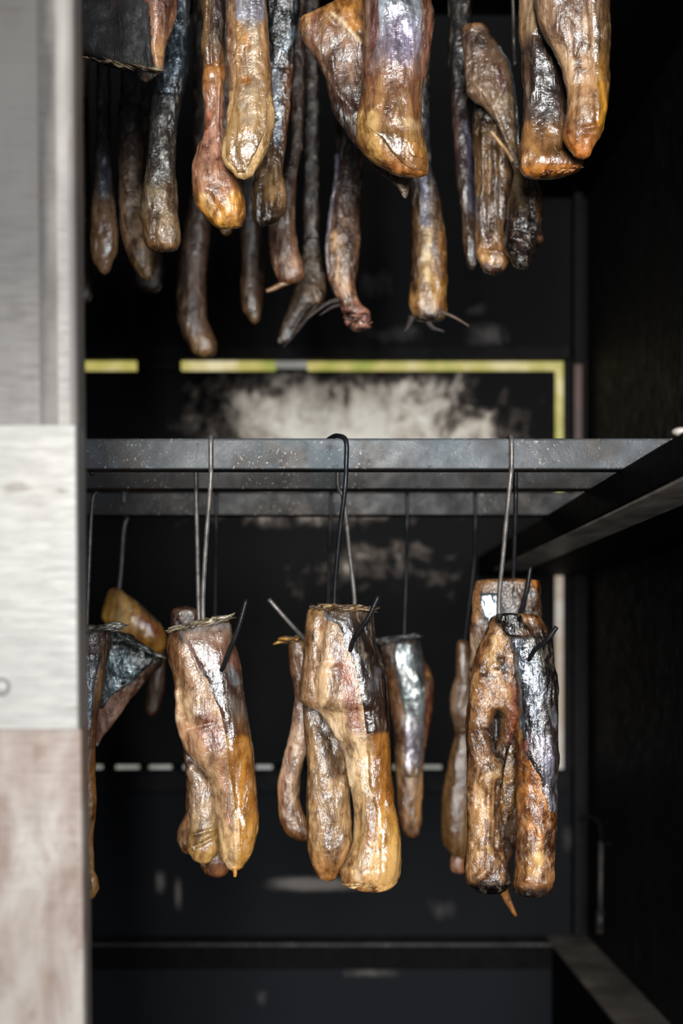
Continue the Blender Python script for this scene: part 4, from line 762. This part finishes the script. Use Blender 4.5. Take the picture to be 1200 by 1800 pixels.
f = fish('B', 260, 1700, 2.04, 'dark smoked fish with fins splaying down left, below the cabinet middle', GV)
lf = Loft('B', 2.035, [(UP, 250), (400, 270), (900, 262), (1200, 262), (1350, 240), (1450, 205), (1500, 195), (1550, 180), (1620, 150), (1700, 125)], [(UP, 340), (1200, 340), (1350, 366), (1440, 372), (1490, 360), (1530, 300), (1620, 230), (1700, 160)], T=.4, seed=84, cap=(12, 8), base=[(UP, (28, 22, 22)), (600, (46, 36, 34)), (1200, (64, 50, 42)), (1480, (104, 78, 50)), (1700, (60, 40, 26))], paint=[([(325, 1495)], 24, (180, 144, 100), .8)])
body('body', lf, 'rough', f)
for k, q in enumerate(([(300, 1500), (240, 1560), (190, 1640)], [(330, 1500), (260, 1600), (160, 1720)], [(360, 1490), (300, 1530), (230, 1620)])): spike('fin', 'B', 2.02+.008*k, q, 12, (50, 36, 26), f, 'matte', r0=1, r1=.15, flat=.4)
f = fish('B', 520, 1640, 1.90, 'blurred tan smoked fish with a pale thin edge and ragged pinkish end, top centre back', GV)
lf = Loft('B', 1.86, [(UP, 440), (700, 422), (900, 406), (1100, 386), (1250, 373), (1350, 376), (1430, 402), (1500, 440), (1580, 476), (1642, 515)], [(UP, 560), (700, 560), (1000, 545), (1300, 535), (1430, 524), (1500, 545), (1545, 588), (1590, 590), (1642, 545)], T=.6, seed=85, cap=(12, 6), lump=2, base=[(UP, (28, 22, 24)), (700, (44, 32, 32)), (900, (74, 54, 46)), (1150, (120, 90, 70)), (1300, (140, 104, 76)), (1450, (164, 118, 88)), (1640, (110, 70, 56))],
          paint=[([(420, 1180), (430, 1320), (470, 1440)], 34, (216, 176, 134), .85), ([(510, 1100), (510, 1380)], 22, (104, 76, 62), .8), ([(520, 1540), (560, 1580)], 34, (136, 86, 76), .8)])
body('body', lf, 'rough', f)
shell('skin_edge', lf, 'skin', f, A=[(700, 424), (900, 409), (1100, 388), (1250, 376), (1370, 380)], B=[(700, 442), (900, 426), (1100, 404), (1250, 390), (1370, 390)], y=(760, 1370), base=[(700, (140, 140, 180)), (1300, (170, 160, 160))], off=2.5, metal=.4, na=14, edge=.2, label='thin lavender-silver skin edge')
crust('torn_end', 'B', 1.85, (480, 1560), (580, 1585), 26, 70, [(140, 92, 80), (170, 120, 96), (90, 60, 50)], f, 31, .003, 34, .5, 0)
for k, q in enumerate(([(440, 1480), (380, 1500), (300, 1560), (230, 1620)], [(450, 1500), (400, 1520), (340, 1560)])): spike('fin', 'B', 1.85+.01*k, q, 14, (44, 30, 22), f, 'matte', r0=1, r1=.15, flat=.4)
f = fish('B', 860, 1590, 1.90, 'blurred golden-brown smoked fish with a long spine at its end, right of centre back', GV)
lf = Loft('B', 1.86, [(UP, 750), (800, 785), (950, 792), (1100, 800), (1300, 802), (1400, 794), (1500, 782), (1550, 800), (1592, 840)], [(UP, 880), (800, 890), (950, 932), (1100, 956), (1300, 970), (1450, 972), (1540, 975), (1592, 935)], T=.6, seed=86, cap=(12, 6), base=[(UP, (28, 26, 30)), (900, (46, 44, 50)), (1050, (90, 64, 40)), (1250, (146, 104, 52)), (1450, (170, 124, 62)), (1540, (150, 106, 56)), (1590, (50, 34, 24))],
          paint=[([(850, 900), (870, 1150)], 22, (150, 150, 176), .85, .6), ([(870, 1150), (865, 1400)], 26, (226, 194, 140), .85), ([(815, 1150), (810, 1450)], 20, (70, 46, 34), .85), ([(930, 1150), (940, 1400)], 26, (150, 98, 38), .8)])
body('body', lf, 'flesh', f)
spike('spine', 'B', 1.85, [(940, 1540), (1010, 1570), (1080, 1612)], 9, (110, 88, 76), f, 'matte', r0=1, r1=.4)
for k, q in enumerate(([(800, 1560), (780, 1610), (760, 1640)], [(870, 1580), (900, 1620), (960, 1640)])): spike('fin', 'B', 1.85+.01*k, q, 20, (36, 24, 18), f, 'matte', r0=1, r1=.2, flat=.4)
f = fish('C', 255, 1330, 1.90, 'narrow dark smoked fish with a lavender sheen line, blurred left of the forked one', GV)
lf = Loft('C', 1.86, [(UP, 110), (400, 140), (600, 152), (800, 165), (1000, 190), (1200, 206), (1300, 222), (1335, 240)], [(UP, 240), (500, 262), (1000, 275), (1300, 288), (1335, 270)], T=.6, seed=88, cap=(12, 8), base=[(UP, (20, 18, 20)), (400, (30, 26, 28)), (550, (72, 54, 52)), (900, (54, 38, 34)), (1200, (110, 80, 58)), (1335, (74, 50, 34))], paint=[([(165, 600), (180, 720)], 24, (110, 80, 74), .7), ([(215, 620), (235, 800), (250, 1050)], 20, (130, 126, 160), .85, .5)])
body('body', lf, 'skin', f)

# big front one, top centre
f = fish('B', 760, 980, 1.52, 'broad smoked fish at top centre with shiny lavender-silver skin over brown end', GV)
lf = Loft('B', 1.570, [(-60, 520), (-10, 440), (30, 365), (65, 292), (85, 256), (110, 247), (160, 252), (220, 275), (300, 325), (400, 372), (500, 392), (600, 432), (700, 500), (760, 555), (830, 610), (890, 680), (940, 735), (982, 762)], [(-60, 640), (200, 645), (500, 650), (700, 680), (830, 750), (880, 778), (930, 788), (982, 774)], T=[(-60, .3), (400, .34), (982, .5)], seed=91, cap=(6, 5), lump=2.2,
          base=[(-60, (180, 120, 50)), (60, (176, 124, 66)), (160, (132, 96, 66)), (300, (110, 78, 58)), (500, (84, 58, 46)), (700, (60, 38, 32)), (850, (84, 56, 34)), (980, (110, 72, 36))],
          paint=[([(330, 80), (300, 160), (330, 230)], 34, (110, 68, 50), .8), ([(270, 100), (275, 150)], 26, (190, 140, 90), .8), ([(400, 90), (480, 160), (540, 230)], 14, (220, 190, 150), .9), ([(470, 60), (520, 150)], 40, (200, 134, 54), .9), ([(420, 170), (480, 220)], 40, (150, 110, 80), .7), ([(470, 330), (520, 420)], 30, (152, 118, 92), .6), ([(420, 500), (480, 620)], 26, (40, 24, 22), .8), ([(700, 900), (760, 950)], 26, (130, 96, 52), .7)],
          sculpt=[([(400, 90), (480, 160), (545, 240)], 12, 3.5), ([(350, 70), (420, 150)], 14, -2.5), ([(400, 300), (420, 460), (500, 560)], 22, 3), ([(660, 880), (720, 890)], 8, 2), ([(690, 915), (750, 915)], 8, 2), ([(710, 945), (770, 940)], 8, 2)])
body('belly_flap', lf, 'flesh', f)
lf2 = Loft('B', 1.515, [(UP, 520), (0, 556), (200, 560), (300, 552), (450, 545), (550, 530), (650, 520), (700, 522), (750, 552), (800, 605), (840, 680), (876, 770)], [(UP, 890), (0, 892), (80, 908), (150, 905), (250, 890), (350, 868), (450, 850), (600, 845), (700, 860), (800, 874), (850, 878), (878, 850)], T=.55, n=2.2, seed=92, cap=(12, 6), lump=1.6,
           base=[(UP, (110, 76, 66)), (0, (126, 92, 72)), (250, (112, 74, 62)), (500, (140, 98, 66)), (700, (176, 128, 72)), (876, (170, 110, 50))],
           paint=[([(600, 0), (600, 250)], 20, (96, 50, 60), .8), ([(575, 0), (570, 300)], 16, (140, 112, 90), .8), ([(880, 40), (880, 250), (855, 400)], 24, (150, 100, 78), .9), ([(545, 600), (590, 700), (640, 800)], 34, (206, 160, 90), .8), ([(700, 830), (860, 870)], 30, (190, 120, 56), .8)], sculpt=[([(570, 640), (620, 700), (590, 760)], 16, 3)])
body('body', lf2, 'flesh', f)
sk = shell('skin', lf2, 'skin', f, A=[(UP, 590), (0, 622), (200, 622), (280, 600), (350, 578), (450, 560), (560, 552), (650, 575), (720, 640), (800, 700), (860, 790)], B=[(UP, 840), (0, 846), (200, 846), (350, 838), (500, 834), (650, 844), (760, 862), (860, 868)], y=(UP+40, 864),
      base=[(UP, (164, 168, 182)), (100, (156, 162, 172)), (200, (150, 142, 156)), (330, (140, 112, 104)), (420, (126, 82, 52)), (600, (150, 104, 58)), (720, (150, 108, 56)), (860, (140, 92, 46))],
      paint=[([(740, -300), (740, 90)], 95, (186, 196, 206), .95, .85), ([(740, 160), (740, 260)], 90, (180, 170, 196), .9, .7), ([(650, 420), (620, 560)], 34, (160, 116, 72), .7), ([(700, 400), (670, 600)], 20, (92, 56, 32), .8), ([(780, 400), (820, 600)], 26, (104, 62, 38), .8), ([(740, 640), (800, 660)], 40, (214, 182, 136), .6), ([(800, 770)], 46, (176, 126, 66), .9), ([(800, 790), (830, 800)], 26, (130, 84, 44), .9), ([(650, 720), (700, 760)], 50, (116, 84, 44), .8), ([(600, 600), (600, 680)], 26, (214, 176, 110), .8)],
      off=1.3, metal=.12, edge=.06, label='broad skin, lavender silver above and glossy brown below')
sub = shell('bump_ring', lf2, 'skin', f, A=[(720, 752), (760, 745), (815, 762)], B=[(720, 800), (760, 850), (815, 858)], y=(722, 812), base=[(700, (190, 136, 66)), (820, (150, 100, 52))], off=2.6, edge=.3, na=24)
sub.parent = sk

# forked one (frame C)
f = fish('C', 440, 1355, 1.70, 'forked smoked fish with two wrinkled legs, upper right behind the front fish', GV)
lf2 = Loft('C', 1.722, [(440, 290), (520, 258), (600, 254), (800, 260), (1000, 270), (1200, 268), (1270, 275), (1330, 300), (1358, 335)], [(440, 360), (520, 385), (600, 402), (700, 424), (850, 442), (1000, 432), (1120, 412), (1200, 415), (1280, 432), (1320, 420), (1358, 375)], T=.7, seed=94, cap=(8, 6), lump=2.3,
           base=[(440, (20, 14, 12)), (560, (34, 24, 20)), (650, (84, 62, 42)), (850, (140, 106, 70)), (1050, (110, 84, 62)), (1180, (130, 96, 66)), (1260, (176, 124, 70)), (1358, (70, 46, 34))],
           paint=[([(310, 500), (320, 600)], 44, (18, 12, 11), .9), ([(330, 820), (320, 960)], 22, (196, 156, 110), .6), ([(290, 1000), (300, 1170)], 22, (150, 144, 144), .6, .5), ([(370, 900), (390, 1080)], 20, (156, 150, 150), .6, .5), ([(350, 800), (340, 1150)], 12, (60, 40, 28), .8), ([(330, 1330)], 24, (150, 130, 130), .8), ([(300, 1290), (400, 1310)], 20, (206, 160, 104), .8)],
           sculpt=[([(300, 620), (300, 1180)], 10, 2.5), ([(330, 620), (330, 1180)], 9, -2.5), ([(360, 640), (365, 1180)], 10, 2.5), ([(390, 700), (390, 1100)], 9, -2.2), ([(280, 1250), (420, 1270)], 10, 2)])
body('left_leg', lf2, 'wrinkle', f)
lf = Loft('C', 1.700, [(112, 250), (150, 202), (220, 204), (300, 214), (380, 220), (450, 228), (500, 262), (530, 310), (580, 350), (640, 382), (720, 412), (800, 440), (860, 465), (900, 455), (1000, 432), (1100, 425), (1180, 408), (1230, 405), (1280, 445), (1334, 495)], [(112, 295), (170, 345), (250, 395), (330, 435), (450, 462), (600, 480), (750, 488), (830, 500), (880, 568), (1000, 596), (1100, 598), (1180, 598), (1225, 572), (1280, 550), (1334, 515)], T=[(112, .5), (450, .45), (800, .8), (1300, .8)], seed=93, cap=(6, 6), lump=2.2,
          base=[(112, (150, 108, 66)), (180, (70, 50, 42)), (280, (110, 86, 68)), (420, (132, 104, 82)), (520, (140, 112, 84)), (700, (104, 78, 54)), (850, (120, 90, 56)), (1000, (84, 60, 40)), (1120, (40, 28, 24)), (1330, (26, 18, 16))],
          paint=[([(380, 370), (400, 450)], 34, (84, 38, 40), .8), ([(300, 280), (330, 420)], 26, (160, 130, 104), .6), ([(240, 180), (300, 230)], 40, (58, 38, 32), .8), ([(400, 520), (450, 760)], 22, (150, 120, 76), .7), ([(480, 900), (490, 1050)], 24, (170, 146, 110), .6), ([(490, 1220)], 24, (100, 70, 62), .8), ([(590, 1190)], 20, (140, 96, 70), .8), ([(560, 950), (570, 1100)], 20, (104, 70, 36), .8)],
          sculpt=[([(260, 430), (350, 540), (430, 740)], 14, 2.5), ([(470, 900), (480, 1100)], 12, 2.5), ([(530, 900), (530, 1100)], 12, -2.5), ([(440, 1200), (560, 1240)], 16, 3), ([(420, 1150), (580, 1170)], 10, -3)])
body('body', lf, 'wrinkle', f)
shell('skin_edge', lf, 'skin', f, A=[(230, 372), (330, 418), (450, 446), (600, 466), (740, 478)], y=(225, 745), base=[(225, (150, 166, 176)), (740, (176, 186, 190))], off=2.0, metal=.8, na=22, edge=.15, label='bright silver skin edge')
spike('rib', 'C', 1.672, [(345, 650), (385, 700), (425, 750), (455, 800)], 13, (206, 164, 112), f, r0=.6, r1=.9)
hook(1.68, [(898, -330), (898, -120), (902, 20), (903, 75)], 'thin steel-blue wire hook above the forked fish at upper right', GU, fd=1.70, upper=True, dark=False)

# front right
f = fish('C', 680, 880, 1.52, 'thick smoked fish at top right with dark oval belly and golden rounded end', GV)
lf = Loft('C', 1.545, [(UP, 470), (0, 478), (150, 476), (250, 490), (400, 502), (500, 508), (600, 510), (680, 500), (740, 485), (800, 478), (845, 492), (880, 545)], [(UP, 760), (200, 745), (400, 735), (600, 725), (720, 735), (760, 762), (800, 800), (835, 795), (858, 745), (882, 600)], T=.55, seed=96, cap=(12, 4), lump=1.8,
          base=[(UP, (150, 118, 88)), (0, (158, 126, 94)), (180, (130, 98, 70)), (260, (60, 44, 38)), (480, (56, 42, 38)), (600, (84, 62, 52)), (680, (140, 98, 54)), (800, (120, 80, 44)), (880, (180, 110, 40))],
          paint=[([(540, 0), (545, 160)], 34, (206, 176, 138), .8), ([(600, 60), (600, 200)], 26, (80, 56, 44), .7), ([(600, 240), (640, 380), (620, 560)], 70, (50, 38, 36), .9), ([(510, 300), (520, 480)], 18, (110, 84, 66), .7), ([(520, 640), (560, 760)], 40, (166, 120, 70), .8), ([(640, 760), (740, 800)], 40, (92, 66, 36), .8), ([(500, 850), (760, 852)], 14, (200, 126, 52), .9), ([(510, 800)], 24, (196, 140, 80), .8)],
          sculpt=[([(560, 200), (680, 330), (710, 560)], 20, -3), ([(520, 760), (500, 850)], 22, 2.5), ([(540, 480), (540, 740)], 8, 2)])
body('belly_flap', lf, 'skin', f)
crust('torn_rim', 'C', 1.53, (600, 856), (790, 826), 30, 50, [(190, 118, 54), (120, 72, 40), (210, 150, 90)], f, 21, .0013, 12)
lf2 = Loft('C', 1.505, [(UP, 540), (0, 560), (100, 580), (170, 605), (230, 645), (300, 685), (370, 708), (450, 720), (540, 718), (620, 708), (680, 704), (720, 720), (755, 748), (788, 790)], [(UP, 925), (0, 926), (200, 928), (400, 930), (500, 926), (600, 905), (680, 880), (735, 845), (788, 815)], T=[(UP, .55), (300, .55), (600, .8)], n=2.3, seed=97, cap=(12, 6), lump=1.8,
           base=[(UP, (150, 116, 90)), (0, (156, 122, 94)), (250, (170, 132, 98)), (450, (176, 132, 88)), (600, (150, 104, 60)), (700, (170, 108, 52)), (788, (180, 106, 44))],
           paint=[([(640, 50), (640, 160)], 26, (110, 84, 64), .7), ([(760, 100), (740, 300)], 22, (128, 88, 62), .7), ([(700, 250), (750, 420)], 20, (206, 172, 134), .7), ([(760, 540), (790, 600)], 36, (196, 160, 124), .7), ([(720, 670)], 16, (120, 30, 20), .9), ([(740, 720), (790, 770)], 26, (200, 120, 50), .9)],
           sculpt=[([(790, 0), (805, 300), (830, 600)], 12, 2.5), ([(740, 0), (750, 300)], 14, -2), ([(560, 60), (640, 220), (700, 360)], 14, 2), ([(800, 660), (860, 650)], 14, 3), ([(790, 700), (850, 700)], 9, -2.5)])
body('body', lf2, 'flesh', f)
sk = shell('skin', lf2, 'skin', f, A=[(UP, 800), (0, 805), (300, 825), (500, 838), (620, 840), (700, 830)], y=(UP+40, 700), base=[(UP, (90, 66, 50)), (0, (96, 70, 48)), (250, (110, 80, 42)), (420, (160, 112, 42)), (560, (140, 96, 40)), (700, (160, 104, 44))],
      paint=[([(815, 0), (830, 300), (845, 560)], 15, (222, 200, 170), .7, .3), ([(880, 440), (895, 540), (860, 640)], 18, AMB, .9), ([(910, 0), (920, 400)], 24, (80, 56, 36), .8)], off=1.2, label='brown-gold skin on the side facing the wall')

# hooks of the upper fish (above the picture)
for x, rd, txt in ((235, 1.50, 'large black fish'), (316, 1.68, 'wrinkled silvery lobe'), (415, 1.50, 'glossy amber fish'), (490, 1.68, 'crusty-tipped dark fish'), (690, 1.50, 'broad lavender fish'), (990, 1.50, 'thick fish by the wall')):
    uhook(rd, x, -262*1.0, rd+.03, 'wire hook above the picture carrying the '+txt)
